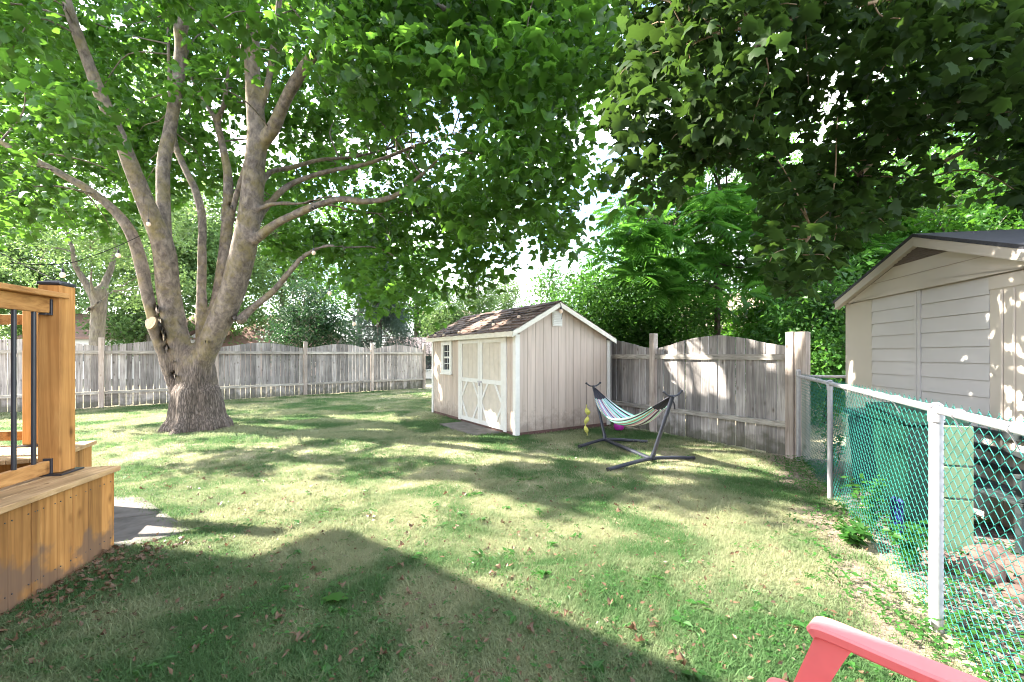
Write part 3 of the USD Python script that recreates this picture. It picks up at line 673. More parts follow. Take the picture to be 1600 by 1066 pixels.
obj('bracket', df.box(pu + 0.0845, pu + 0.125, pn - 0.024, pn + 0.024, 1.785, 1.7985, 0.002), 'black_metal', deck)
for k in range(8):
    s = pu + 0.19 + k * 0.145
    a, b = df.pts([[s, pn, 0.744]])[0], df.pts([[s, pn, 1.801]])[0]
    obj('baluster', tube([a, b], 0.0135, 12), 'black_metal', deck, smooth=40)
# the landing on the far side of the steps
lf = Frame((-4.19, 4.33, 0), (0.40, -0.917), n=(0.917, 0.40))
for i in range(5):
    obj('skirt_board', lf.box(i * 0.14 + 0.002, (i + 1) * 0.14 - 0.002, -0.02, 0.0, 0.0, 0.603, 0.003), 'cedar_upright', deck)
for j in range(5):
    obj('skirt_board', lf.box(-0.02, -0.001, -0.145 * (j + 1) + 0.003, -0.145 * j, 0.0, 0.603, 0.003), 'cedar_upright', deck)
for j in range(5):
    n1 = 0.03 - j * 0.143
    obj('tread_board', lf.box(-0.045, 0.75, n1 - 0.139, n1, 0.606, 0.642, 0.004), 'cedar_tread', deck)
P2 = np.array([-4.545, 4.16]); qu, qn = np.dot(P2 - lf.o[:2], lf.u[:2]), np.dot(P2 - lf.o[:2], lf.n[:2])
obj('post', lf.box(qu - 0.07, qu + 0.07, qn - 0.07, qn + 0.07, 0.656, 2.0, 0.006), 'cedar_upright', deck)
obj('base_plate', lf.box(qu - 0.105, qu + 0.105, qn - 0.105, qn + 0.105, 0.643, 0.655, 0.003), 'black_metal', deck)
rr = Frame((*P2, 0), (-1.0, -0.12), n=(0.12, -1.0))
obj('top_rail', rr.box(0.09, 1.4, -0.019, 0.019, 1.79, 1.885, 0.004), 'cedar_flat', deck)
obj('bottom_rail', rr.box(0.09, 1.4, -0.019, 0.019, 0.69, 0.78, 0.004), 'cedar_flat', deck)
# paving slabs at the foot of the deck


def slab_mesh(pts, z0, z1):
    m = trimesh.creation.extrude_polygon(__import__('shapely').geometry.Polygon(pts).buffer(-0.01), z1 - z0, engine='earcut')
    m.apply_translation([0, 0, z0]); return m


s1 = obj('paving_slab', slab_mesh([(-3.10, 3.30), (-2.88, 3.47), (-2.73, 3.71), (-3.26, 4.10), (-3.62, 3.93), (-4.1, 3.70), (-4.0, 3.30)], -0.06, 0.016), 'concrete')
tag(s1, 'nearer grey paving slab at the foot of the deck, lit in one corner', 'paving slab')
s2 = obj('paving_slab', slab_mesh([(-3.275, 4.115), (-3.87, 4.57), (-4.4, 4.60), (-4.6, 4.10), (-4.1, 3.72), (-3.63, 3.945)], -0.06, 0.012), 'concrete')
tag(s2, 'farther grey paving slab beyond the joint at the foot of the deck', 'paving slab')

# ------------------------------------------------------------------ hammock on its stand
A0, A1 = np.array([1.95, 6.07, 0.05]), np.array([1.60, 7.45, 0.05])       # near and far end of the spine
TN, TF = np.array([2.07, 5.60, 0.975]), np.array([1.50, 8.02, 0.93])        # near and far head
stand = thing('hammock_stand', 'dark steel hammock stand with splayed feet on the grass by the shed', 'hammock stand')
obj('spine', tube([A0, A1], 0.028, 10), 'navy_steel', stand, smooth=40)
for a, b, c in ((np.array([1.25, 5.60, 0.03]), A0, np.array([2.58, 6.22, 0.03])), (np.array([1.10, 7.02, 0.03]), A1, np.array([2.27, 7.40, 0.03]))):
    pts = spline([a, (a + b) / 2 + [0, 0, 0.012], b + [0, 0, 0.008], (b + c) / 2 + [0, 0, 0.012], c], 4)
    obj('foot', tube(pts, 0.026, 10), 'navy_steel', stand, smooth=40)
    for e in (a, c):
        d = (e - b) / np.linalg.norm(e - b)
        obj('foot_cap', tube([e - d * 0.02, e + d * 0.03], 0.029, 10), 'black_metal', stand, smooth=40)
for a, b in ((A0, TN), (A1, TF)):
    pts = spline([a, a + (b - a) * 0.12, a + (b - a) * 0.5, b], 4)
    obj('upright', tube(pts, 0.026, 10), 'navy_steel', stand, smooth=40)
    obj('sleeve', tube([a + (b - a) * 0.02, a + (b - a) * 0.10], 0.033, 10), 'navy_steel', stand, smooth=40)
side = np.array([0.90, 0.43, 0])
for h in (TN, TF):
    pts = spline([h - side * 0.15 + [0, 0, 0.05], h - side * 0.07 + [0, 0, 0.005], h + [0, 0, 0.0], h + side * 0.07 + [0, 0, 0.005], h + side * 0.15 + [0, 0, 0.05]], 5)
    obj('hook_arm', tube(pts, 0.013, 8), 'navy_steel', stand, smooth=40)
    for s in (-1, 1):
        obj('knob', trimesh.creation.icosphere(2, 0.02).apply_translation(h + side * 0.155 * s + [0, 0, 0.055]), 'black_metal', stand, smooth=True)
ham = thing('hammock', 'striped mint, white and black fabric hammock hung on the steel stand', 'hammock')
HN, HF = TN + [-0.02, 0.08, -0.02], TF + [0.01, -0.08, -0.03]
axis = (HF - HN); L_ = np.linalg.norm(axis[:2]); ax = axis / np.linalg.norm(axis)
wd = np.cross([0, 0, 1.0], ax); wd /= np.linalg.norm(wd)


def hammock_pt(u, v):
    """u 0..1 from the near to the far head, v -1..1 across."""
    base = HN + axis * u
    sag = 4 * u * (1 - u)
    w = 0.02 + 0.40 * np.clip(math.sin(math.pi * min(max(u, 0), 1)) ** 0.75, 0, 1)
    bow = 0.13 * sag * (v * v - 1)
    wr = 0.012 * math.sin(v * 23 + u * 3) * (1 - 0.7 * sag)
    p = base + wd * (v * w * (0.78 - 0.18 * v * v)) + np.array([0, 0, -0.40 * sag + bow * 1.0 + wr])
    return p


cols = ['mint', 'white', 'black', 'mint', 'white', 'violet', 'mint', 'black', 'white', 'mint', 'pink', 'white', 'black', 'violet', 'mint', 'white', 'pink', 'violet', 'black', 'mint', 'rust', 'white', 'mint', 'black', 'white', 'mint']
nv = len(cols)
uu = np.linspace(0.10, 0.90, 40)
for i, c in enumerate(cols):
    v0, v1 = -1 + 2 * i / nv, -1 + 2 * (i + 1) / nv
    V = np.array([[hammock_pt(u, v) for v in (v0, (v0 + v1) / 2, v1)] for u in uu]).reshape(-1, 3)
    q = [[a * 3 + b, (a + 1) * 3 + b, (a + 1) * 3 + b + 1, a * 3 + b + 1] for a in range(len(uu) - 1) for b in (0, 1)]
    obj('stripe', (V, np.array(q)), 'hammock_' + c, ham, smooth=True)
for lo, hi in ((0.0, 0.10), (0.90, 1.0)):
    ue = np.linspace(lo, hi, 8)
    V = np.array([[hammock_pt(u, v) for v in np.linspace(-1, 1, 13)] for u in ue]).reshape(-1, 3)
    q = [[a * 13 + b, (a + 1) * 13 + b, (a + 1) * 13 + b + 1, a * 13 + b + 1] for a in range(7) for b in range(12)]
    obj('end_panel', (V, np.array(q)), 'hammock_black', ham, smooth=True)
for h, pt in ((HN, TN), (HF, TF)):
    for s in (-1, 1):
        obj('cord', tube([h, pt + side * 0.04 * s + [0, 0, 0.0]], 0.008, 6), 'black_metal', ham)
    obj('strap', tube(spline([h, h + [0.05, -0.03, -0.07], h + [0.06, -0.04, -0.16]], 4), 0.010, 6), 'black_metal', ham)
# yellow twisted ribbon hung from the far hook arm, magenta ball by the shed corner
rb = thing('ribbon_spinner', 'yellow twisted ribbon hanging from the far arm of the hammock stand', 'ribbon')
top = TF - side * 0.155 + [0, 0, 0.05]
obj('cord', tube([top, [top[0] - 0.01, top[1] - 0.05, 0.60]], 0.003, 5), 'black_metal', rb)
V, q = [], []
for k in range(41):
    z = 0.60 - 0.54 * k / 40; a = k / 40 * 3.4 * math.pi + 0.6; w = 0.055 * math.sin(math.pi * min(1, (k + 2) / 12) / 2) * (1 - 0.35 * (k / 40))
    c = np.array([top[0] - 0.01 + 0.02 * math.sin(k * 0.16), top[1] - 0.05 - 0.1 * k / 40, z])
    d = np.array([math.cos(a), math.sin(a), 0.25])
    V += [c - d * w, c + d * w]
    if k: q.append([2 * k - 2, 2 * k - 1, 2 * k + 1, 2 * k])
obj('ribbon', (np.array(V), np.array(q)), 'ribbon_yellow', rb, smooth=True)
ball = obj('ball', trimesh.creation.icosphere(3, 0.105).apply_translation([2.12, 8.62, 0.10]), 'magenta', smooth=True)
tag(ball, 'magenta ball lying on the grass behind the hammock', 'ball')

# ------------------------------------------------------------------ chain-link fence
clf = thing('chain_link_fence', 'chain-link fence of teal coated wire with pale steel posts and top rail', 'fence')
RZ = 1.205
U_FAR, U_NEAR = 4.20, -2.2


def steel_post(u, r, top, ball_cap=False):
    a, b = cf.pts([[u, 0.0, -0.05], [u, 0.0, top]])
    return tube([a, b], r, 20)


for u, r, top in ((0.0, 0.030, RZ - 0.012), (2.38, 0.024, RZ - 0.012), (U_FAR, 0.032, 1.27), (-2.2, 0.03, RZ - 0.01)):
    p = obj('post', steel_post(u, r, top), 'galvanised', clf, smooth=40)
    c = cf.pts([[u, 0, top]])[0]
    obj('cap', tube([c - [0, 0, 0.055], c + [0, 0, 0.004]], r + 0.006, 20), 'galvanised', p, smooth=40)
    if u < U_FAR:
        ring = [c + [0, 0, 0.012] + 0.030 * (np.cos(t) * cf.n + np.sin(t) * np.array([0, 0, 1.0])) for t in np.linspace(0, 2 * math.pi, 17)]
        obj('loop', tube([x + cf.u * 0.0 for x in ring], 0.009, 8), 'galvanised', p, smooth=40)
    else:
        dome_ = trimesh.creation.icosphere(2, r + 0.005); dome_.apply_translation(c)
        obj('cap', dome_, 'galvanised_dull', p, smooth=True)
obj('top_rail', tube(cf.pts([[U_NEAR, 0, RZ], [0.5, 0, RZ], [U_FAR, 0, RZ]]), 0.0215, 16), 'galvanised', clf, smooth=40)
for u, rz in ((0.9, .0215), (3.3, .0215)):
    obj('rail_sleeve', tube(cf.pts([[u - 0.09, 0, RZ], [u + 0.09, 0, RZ]]), 0.0245, 16), 'galvanised', clf, smooth=40)
for u in (-1.3, -0.7, -0.25, 0.55, 1.15, 1.75, 2.9, 3.6):
    t = np.linspace(-0.3, 1.35 * math.pi, 14)
    pts = [cf.pts([[u + 0.02 * k / 13, 0.027 * math.cos(a), RZ + 0.027 * math.sin(a)]])[0] for k, a in enumerate(t)] + [cf.pts([[u + 0.05, 0.028, RZ - 0.09]])[0]]
    obj('tie', tube(pts, 0.0032, 5), 'galvanised', clf, smooth=40)
PITCH = 0.040
k, u = 0, -2.1
while u < U_FAR - 0.05:                             # each wire is one bent zigzag that hooks its neighbours
    sgn = 1 if k % 2 == 0 else -1
    nz_ = 32; pts = []
    for j in range(nz_ + 1):
        z = 0.02 + j * (RZ + 0.035 - 0.02) / nz_
        x = PITCH * 0.5 * (1 if j % 2 else -1) * sgn * 1.14
        for dz, fx in ((-0.006, 0.80), (0.0, 1.0), (0.006, 0.80)):
            zz = z + dz
            pts.append([u + x * fx, 0.026 + 0.0042 * (1 if (j % 2) else -1) * sgn * (1 if fx == 1 else 0.1), zz])
    obj('wire', tube(cf.pts(pts), 0.0019, 4, caps=False), 'teal_wire', clf, smooth=True)
    u += PITCH; k += 1
# the fence between the neighbours, running off to the right from the corner post
c0 = cf.pts([[U_FAR, 0, 0]])[0]
f2 = Frame((c0[0], c0[1], 0), (0.97, -0.24))
clf2 = thing('chain_link_fence', 'short far run of wire fence leading right from the corner post behind the pale shed', 'fence')
obj('top_rail', tube(f2.pts([[0.04, 0, 1.2], [1.0, 0, 1.2], [2.2, 0, 1.2]]), 0.02, 12), 'galvanised_dull', clf2, smooth=40)
for k in range(30):
    pts = [[0.07 + k * 0.07 + 0.035 * 1.12 * (1 if j % 2 else -1) * (1 if k % 2 else -1) * 0.5, 0.02, 0.02 + j * 0.035] for j in range(34)]
    obj('wire', tube(f2.pts(pts), 0.0022, 3, caps=False), 'teal_wire', clf2)
obj('post', tube(f2.pts([[2.2, 0, -0.05], [2.2, 0, 1.25]]), 0.03, 12), 'galvanised_dull', clf2, smooth=40)

# ------------------------------------------------------------------ red garden chair, its arm in the corner of the frame
ch = thing('garden_chair', 'red plastic garden chair, its broad arm reaching in at the bottom right', 'chair')
fc = np.array([-0.64, 0.77]); lt = np.array([-0.77, -0.64])
cfr = Frame((1.02, 1.49, 0), -fc, n=lt)             # u backwards along the arm, n across to the seat


def plank(frame, pts, half, thick, up=None):
    """A bent plank along pts (u, n, z): half-width across n, thickness below."""
    pts = np.asarray(pts, float); k = len(pts); V = []
    for i in range(k):
        t = pts[min(i + 1, k - 1)] - pts[max(i - 1, 0)]; t = t / np.linalg.norm(t)
        nn = np.array([-t[2], 0, t[0]]) 
        h = half[i] if np.ndim(half) else half
        e = 0.008
        sec = [(-h, 0.0 - e), (-h + e, 0), (h - e, 0), (h, -e), (h, -thick + e), (h - e, -thick), (-h + e, -thick), (-h, -thick + e)]
        for a, b in sec: V.append(pts[i] + np.array([0, a, 0]) + nn * b)
    q = [[i * 8 + j, i * 8 + (j + 1) % 8, (i + 1) * 8 + (j + 1) % 8, (i + 1) * 8 + j] for i in range(k - 1) for j in range(8)]
    f = np.vstack([np.array(q)[:, [0, 1, 2]], np.array(q)[:, [0, 2, 3]], [[0, j, j + 1] for j in range(1, 7)], [[(k - 1) * 8, (k - 1) * 8 + j + 1, (k - 1) * 8 + j] for j in range(1, 7)]])
    return fix(frame.pts(np.array(V)), f)


def chair_side(n0):
    arm = spline([[0.0, n0, 0.585], [0.02, n0, 0.60], [0.08, n0, 0.605], [0.30, n0, 0.60], [0.62, n0, 0.60], [0.70, n0, 0.59]], 5)
    obj('arm', plank(cfr, arm, 0.048, 0.040), 'red_plastic', ch, smooth=35)
    leg = spline([[0.035, n0, 0.600], [0.01, n0, 0.52], [-0.045, n0, 0.35], [-0.085, n0, 0.18], [-0.115, n0, 0.0]], 5)
    sgn = 1
    V = []
    # a flat web under the arm that becomes the front leg
    for p, w in zip(leg, np.linspace(0.105, 0.055, len(leg))):
        for a in (0, 1):
            for b in (-0.042, 0.042):
                V.append([p[0] + a * w, p[1] + b, p[2]])
    q = []
    for i in range(len(leg) - 1):
        o_, p_ = i * 4, i * 4 + 4
        q += [[o_, o_ + 1, p_ + 1, p_], [o_ + 1, o_ + 3, p_ + 3, p_ + 1], [o_ + 3, o_ + 2, p_ + 2, p_ + 3], [o_ + 2, o_, p_, p_ + 2]]
    obj('leg', fix(cfr.pts(np.array(V)), np.vstack([np.array(q)[:, [0, 1, 2]], np.array(q)[:, [0, 2, 3]], [[0, 1, 3], [0, 3, 2]]])), 'red_plastic', ch, smooth=35)
    back_leg = [[0.50, n0, 0.57], [0.58, n0, 0.3], [0.68, n0, 0.0]]
    obj('leg', plank(cfr, spline(back_leg, 4), 0.04, 0.05), 'red_plastic', ch, smooth=35)


chair_side(0.0); chair_side(0.60)
seat = spline([[-0.10, 0.30, 0.27], [-0.12, 0.30, 0.33], [-0.09, 0.30, 0.365], [0.0, 0.30, 0.37], [0.25, 0.30, 0.33], [0.50, 0.30, 0.29]], 5)
for i in range(4):
    o_ = (i - 1.5) * 0.135
    obj('seat_slat', plank(cfr, seat + [0, o_, 0], 0.062, 0.02), 'red_plastic', ch, smooth=35)
    bk = spline([[0.50, 0.30 + o_, 0.28], [0.60, 0.30 + o_ * 1.05, 0.55], [0.72, 0.30 + o_ * 1.1, 0.85 - 0.05 * abs(i - 1.5)]], 5)
    obj('back_slat', plank(cfr, bk, 0.064, 0.02), 'red_plastic', ch, smooth=35)

# ------------------------------------------------------------------ things in the neighbour's yard, seen through the wire
def rounded(fr, u0, u1, n0, n1, z0, z1, c, taper=0.0):
    v = []
    for a, A in ((u0, 1), (u1, -1)):
        for b, B in ((n0, 1), (n1, -1)):
            for z, Z in ((z0, 1), (z1, -1)):
                t = taper if z == z0 else 0.0
                v += [[a + A * (c + t), b + B * (c + t), z], [a + A * (c + t), b + B * t, z + Z * c], [a + A * t, b + B * (c + t), z + Z * c]]
    h = trimesh.PointCloud(fr.pts(v)).convex_hull
    return (np.array(h.vertices), np.array(h.faces))


b1 = Frame((3.72, 4.35, 0), (0.985, -0.17), n=(-0.17, -0.985))
bin1 = thing('storage_bin', 'big dark blue-green plastic bin standing behind the wire fence', 'bin')
obj('body', rounded(b1, 0.0, 0.55, -0.65, 0.0, 0.02, 0.83, 0.03, 0.04), 'bin_blue', bin1)
obj('lid', rounded(b1, -0.03, 0.58, -0.68, 0.035, 0.832, 0.90, 0.02), 'bin_blue', bin1)
for z in (0.25, 0.48, 0.70):
    obj('rib', rounded(b1, 0.02, 0.53, -0.03, 0.018, z, z + 0.035, 0.008), 'bin_blue', bin1)
b2 = Frame((3.27, 3.62, 0), (0.985, -0.17), n=(-0.17, -0.985))
bin2 = thing('wheeled_bin', 'dark green wheeled bin with sloping lid behind the wire fence', 'bin')
obj('body', rounded(b2, 0.0, 0.42, -0.46, 0.0, 0.06, 0.92, 0.02, 0.05), 'bin_green', bin2)
v = [[-0.02, 0.03, 0.925], [0.44, 0.03, 0.925], [0.44, -0.49, 0.925], [-0.02, -0.49, 0.925], [-0.02, 0.03, 0.95], [0.44, 0.03, 0.95], [0.44, -0.49, 1.06], [-0.02, -0.49, 1.06]]
obj('lid', fix(b2.pts(v), np.vstack([QB[:, [0, 1, 2]], QB[:, [0, 2, 3]]])), 'bin_green', bin2)
for s in (0.05, 0.37):
    w = trimesh.creation.cylinder(0.09, 0.05); w.apply_transform(trimesh.transformations.rotation_matrix(math.pi / 2, [0, 1, 0])); w.apply_translation(b2.pts([[s, -0.48, 0.09]])[0])
    obj('wheel', w, 'black_metal', bin2, smooth=40)
b3 = Frame((3.17, 3.20, 0), (0.97, -0.24), n=(-0.24, -0.97))
pg = thing('board_stack', 'pale green boards leaning upright behind the near fence post', 'boards')
for z0, z1 in ((0.06, 0.44), (0.455, 0.68), (0.695, 0.98)):
    obj('board', b3.box(0.0, 0.185, -0.03, 0.0, z0, z1, 0.004), 'pale_green', pg)
bb = obj('bucket', rounded(Frame((3.02, 3.62, 0), (1, 0)), 0.10, 0.16, 0, 0.12, 0.02, 0.34, 0.03, 0.02), 'deep_blue')
tag(bb, 'deep blue tub on the ground behind the wire fence', 'tub')
b4 = Frame((3.945, 4.39, 0), ND, n=(-0.984, 0.177))
bench = thing('garden_bench', 'black slatted bench against the pale shed behind the wire fence', 'bench')
for z in (0.52, 0.66, 0.80):
    obj('back_slat', b4.box(0.0, 1.3, -0.33, -0.30, z, z + 0.055, 0.004), 'bench_black', bench)
for n_ in (-0.26, -0.17, -0.08, 0.01):
    obj('seat_slat', b4.box(0.0, 1.3, n_ - 0.035, n_ + 0.035, 0.40, 0.425, 0.004), 'bench_black', bench)
for u in (0.03, 1.23):
    obj('leg', b4.box(u, u + 0.05, -0.35, -0.29, 0.0, 0.88, 0.005), 'bench_black', bench)
    obj('leg', b4.box(u, u + 0.05, 0.0, 0.05, 0.0, 0.399, 0.005), 'bench_black', bench)
    obj('arm', b4.box(u, u + 0.05, -0.285, 0.06, 0.60, 0.63, 0.004), 'bench_black', bench)
    obj('arm_post', b4.box(u, u + 0.05, 0.0, 0.045, 0.43, 0.598, 0.004), 'bench_black', bench)
lg = obj('timber_edging', b1.box(-0.34, 0.34, 0.20, 0.31, 0.0, 0.11, 0.02), 'old_timber')
tag(lg, 'weathered timber lying as an edging behind the wire fence', 'timber')
hose = obj('pipe', tube(spline([[2.02, 1.70, 0.05], [2.35, 1.80, 0.05], [2.9, 2.02, 0.05]], 6), 0.018, 8), 'black_metal', smooth=True)
tag(hose, 'black pipe lying on the gravel behind the wire fence', 'pipe')


def rock(c, r, seed):
    m = trimesh.creation.icosphere(2, 1.0); v = np.array(m.vertices)
    v *= (0.75 + 0.5 * meshkit.fbm(v * 1.3 + seed * 7.1, 3, seed))[:, None]
    v = v * np.array([r * 1.25, r, r * 0.7]) + c
    return (v, np.array(m.faces))


RK = [(3.14, 2.94, .13), (3.42, 2.86, .16), (3.42, 3.12, .13), (3.06, 3.10, .09), (3.10, 2.66, .09)]
RL = ['reddish rock behind the wire fence just right of the near post', 'largest reddish rock in front of the black bench', 'rock at the right edge below the black bench',
      'small rock at the foot of the pale green boards', 'small rock nearest to the wire in front of the bench']
for i, (x, y, r) in enumerate(RK):
    tag(obj('rock', rock(np.array([x, y, r * 0.35]), r, i), 'rock', smooth=50), RL[i], 'rock')

# ------------------------------------------------------------------ trees: bark skin and leaves


def skin(chains, h=0.05, k=0.05, margin=0.25):
    """One smooth bark surface over chains of (x, y, z, radius) rows: naive surface nets on a smooth union of tapered limbs."""
    allp = np.vstack(chains); lo = allp[:, :3].min(0) - allp[:, 3].max() - 3 * h; hi = allp[:, :3].max(0) + allp[:, 3].max() + 3 * h
    dims = np.ceil((hi - lo) / h).astype(int) + 1
    acc = np.zeros(dims, np.float32)
    for c in chains:
        lo_c = c[:, :3].min(0) - c[:, 3].max() - margin; hi_c = c[:, :3].max(0) + c[:, 3].max() + margin
        a = np.maximum(((lo_c - lo) / h).astype(int), 0); b = np.minimum(np.ceil((hi_c - lo) / h).astype(int) + 1, dims)
        d = np.full(b - a, 9.0, np.float32)
        for p, q in zip(c[:-1], c[1:]):
            sa = np.maximum(((np.minimum(p[:3], q[:3]) - max(p[3], q[3]) - margin - lo) / h).astype(int), a); sb = np.minimum(np.ceil((np.maximum(p[:3], q[:3]) + max(p[3], q[3]) + margin - lo) / h).astype(int) + 1, b)
            if (sb <= sa).any(): continue
            X = [lo[i] + h * np.arange(sa[i], sb[i]) for i in range(3)]
            dx, dy, dz = [X[i] - p[i] for i in range(3)]
            e = q[:3] - p[:3]; L2 = max(float(e @ e), 1e-9)
            t = np.clip((dx[:, None, None] * e[0] + dy[None, :, None] * e[1] + dz[None, None, :] * e[2]) / L2, 0, 1)
            dd = np.sqrt((dx[:, None, None] - t * e[0]) ** 2 + (dy[None, :, None] - t * e[1]) ** 2 + (dz[None, None, :] - t * e[2]) ** 2) - (p[3] + t * (q[3] - p[3]))
            s = tuple(slice(sa[i] - a[i], sb[i] - a[i]) for i in range(3))
            d[s] = np.minimum(d[s], dd)
        acc[tuple(slice(a[i], b[i]) for i in range(3))] += np.exp(-np.clip(d, -1, 9) / k)
    f = -k * np.log(np.maximum(acc, 1e-30))
    ins = f < 0
    n = np.array(dims) - 1
    corner = [(i, j, l) for i in (0, 1) for j in (0, 1) for l in (0, 1)]
    cnt = sum(ins[i:n[0] + i, j:n[1] + j, l:n[2] + l].astype(np.int8) for i, j, l in corner)
    cells = np.argwhere((cnt > 0) & (cnt < 8))
    idx = np.full(n, -1, np.int64); idx[tuple(cells.T)] = np.arange(len(cells))
    s_, w_ = np.zeros((len(cells), 3)), np.zeros(len(cells))
    for a in corner:
        for ax in range(3):
            if a[ax]: continue
            b = list(a); b[ax] = 1
            fa, fb = f[tuple((cells + a).T)], f[tuple((cells + b).T)]
            m = (fa < 0) != (fb < 0)
            t = np.where(m, fa / np.where(m, fa - fb, 1), 0)
            pt = np.array(a, float) + 0 * cells; pt[:, ax] += t
            s_[m] += pt[m]; w_ += m
    V = lo + h * (cells + s_ / w_[:, None])
    quads = []
    for ax in range(3):
        o1, o2 = [(1, 2), (2, 0), (0, 1)][ax]
        sl0 = [slice(None)] * 3; sl1 = [slice(None)] * 3; sl0[ax] = slice(0, n[ax]); sl1[ax] = slice(1, n[ax] + 1)
        e = np.argwhere(ins[tuple(sl0)] != ins[tuple(sl1)])
        e = e[(e[:, o1] > 0) & (e[:, o2] > 0) & (e[:, o1] < n[o1]) & (e[:, o2] < n[o2])]
        d1, d2 = np.zeros(3, int), np.zeros(3, int); d1[o1] = 1; d2[o2] = 1
        q = np.stack([idx[tuple((e - d1 - d2).T)], idx[tuple((e - d2).T)], idx[tuple(e.T)], idx[tuple((e - d1).T)]], 1)
        fl = ~ins[tuple(e.T)]
        q[fl] = q[fl][:, ::-1]
        quads.append(q)
    q = np.vstack(quads); q = q[(q >= 0).all(1)]
    m = trimesh.Trimesh(V, np.vstack([q[:, [0, 1, 2]], q[:, [0, 2, 3]]]), process=False)
    trimesh.smoothing.filter_taubin(m, lamb=0.5, nu=0.53, iterations=6)
    return np.array(m.vertices), np.array(m.faces)


def vnormals(v, f):
    n = np.zeros_like(v); fn = np.cross(v[f[:, 1]] - v[f[:, 0]], v[f[:, 2]] - v[f[:, 0]])
    for k in range(3): np.add.at(n, f[:, k], fn)
    return n / (np.linalg.norm(n, axis=1, keepdims=True) + 1e-12)


# a lobed maple leaf (stalk at the origin, tip at +y) with drooping lobes, in a fine and a plain cut; x, y, z
def _leaf(half, centre, droop):
    pts = [(0.0, 0.0)] + half + [(-x, y) for x, y in half[::-1][1:]] if half[-1][0] == 0 else [(0.0, 0.0)] + half + [(-x, y) for x, y in half[::-1]]
    p = np.array(pts); z = -droop * (p[:, 0] ** 2 * 1.6 + np.maximum(p[:, 1] - centre, 0) ** 2)
    V = np.vstack([np.column_stack([p, z]), [[0, centre, 0.05]]]); k = len(p)
    return V, np.array([[k, i, (i + 1) % k] for i in range(k)])


FINE = _leaf([(0.30, -0.14), (0.28, 0.04), (0.46, 0.08), (0.61, 0.34), (0.45, 0.40), (0.33, 0.49), (0.31, 0.72), (0.12, 0.80), (0.0, 1.0)], 0.28, 0.35)
MID = _leaf([(0.34, -0.10), (0.36, 0.10), (0.60, 0.34), (0.34, 0.48), (0.27, 0.72), (0.0, 1.0)], 0.27, 0.35)
LOW = _leaf([(0.50, 0.26), (0.18, 0.46), (0.0, 1.0)], 0.3, 0.3)
OVAL = (np.array([[0, 0, 0], [0.26, 0.4, 0.04], [0, 1.0, -0.05], [-0.26, 0.4, 0.04]], float), np.array([[0, 1, 2], [0, 2, 3]]))


def place_leaves(tmpl, pos, nrm, dirv, size):
    """All leaves as one (vertices, faces): origin pos, blade normal nrm, tip towards dirv."""
    nrm = nrm / (np.linalg.norm(nrm, axis=1, keepdims=True) + 1e-9)
    y = dirv - nrm * np.einsum('ij,ij->i', dirv, nrm)[:, None]; y /= np.linalg.norm(y, axis=1, keepdims=True) + 1e-9
    x = np.cross(y, nrm)
    V, Fc = tmpl; k = len(V); nrm = nrm * (0.3 + 2.4 * np.modf(size * 9973.0)[0])[:, None]      # every blade curls its own way
    v = pos[:, None] + size[:, None, None] * (V[None, :, 0:1] * x[:, None] + V[None, :, 1:2] * y[:, None] + V[None, :, 2:3] * nrm[:, None])
    f = Fc[None] + (np.arange(len(pos)) * k)[:, None, None]
    return v.reshape(-1, 3), f.reshape(-1, 3)


def leaf_cloud(centres, radii, per, r, size, flat=0.75, spray=7, droop=0.5, shape=0.75, tiltdir=None):
    """Leaf positions in sprays through clumps: returns pos, normal, direction, size."""
    pos, nrm, dr = [], [], []
    for c, rad in zip(centres, radii):
        n = max(1, int(per * rad ** 2.2 / spray))
        d = r.normal(size=(n, 3)); d /= np.linalg.norm(d, axis=1, keepdims=True)
        s = c + d * (r.random(n) ** 0.45)[:, None] * np.array([rad, rad, rad * shape])
        out = d * [1, 1, 0.3] + r.normal(size=(n, 3)) * 0.5; out[:, 2] -= droop * 0.5
        out /= np.linalg.norm(out, axis=1, keepdims=True)
        for j in range(spray):
            off = out * (j / spray - 0.3) * size * 3.2 + r.normal(size=(n, 3)) * size * 0.75
            pos.append(s + off)
            dr.append(out + r.normal(size=(n, 3)) * 0.7 + [0, 0, -droop])
            nrm.append(np.array([0, 0, 1.0]) * flat + r.normal(size=(n, 3)) * 0.48)
    pos, nrm, dr = map(np.vstack, (pos, nrm, dr))
    return pos, nrm, dr, size * r.uniform(0.5, 1.25, len(pos))


def in_poly(pts, poly):
    poly = np.asarray(poly, float); x, y = pts[:, 0], pts[:, 1]; ins = np.zeros(len(pts), bool); j = len(poly) - 1
    for i in range(len(poly)):
        a, b = poly[i], poly[j]
        c = ((a[1] > y) != (b[1] > y)) & (x < (b[0] - a[0]) * (y - a[1]) / (b[1] - a[1] + 1e-12) + a[0]); ins ^= c; j = i
    return ins


def twigs_to(targets, nodes, r, r0=0.018, r1=0.005, sides=4, most=None, hang=0.12, reach=2.1):
    """Thin branches from the nearest thick limb point to each clump."""
    mb = MB(); nodes = np.asarray(nodes)
    for c in targets[:most]:
        d = np.linalg.norm(nodes[:, :3] - c, axis=1); i = np.argmin(d + r.random(len(d)) * 0.3)
        a = nodes[i, :3]; L = np.linalg.norm(c - a)
        if L < 0.15 or L > reach or c[2] < a[2] - 0.55: continue
        midp = (a + c) / 2 + r.normal(size=3) * L * 0.10 + [0, 0, L * hang]
        p = spline([a, midp, c, c + (c - midp) * 0.35 + [0, 0, -0.1 * L]], 4)
        rr = min(r0 * (0.6 + 0.25 * L), nodes[i, 3] * 0.7 if nodes.shape[1] > 3 else 9)
        mb.add(*tube(p, np.linspace(rr, r1, len(p)), sides, caps=False))
    return mb.mesh()


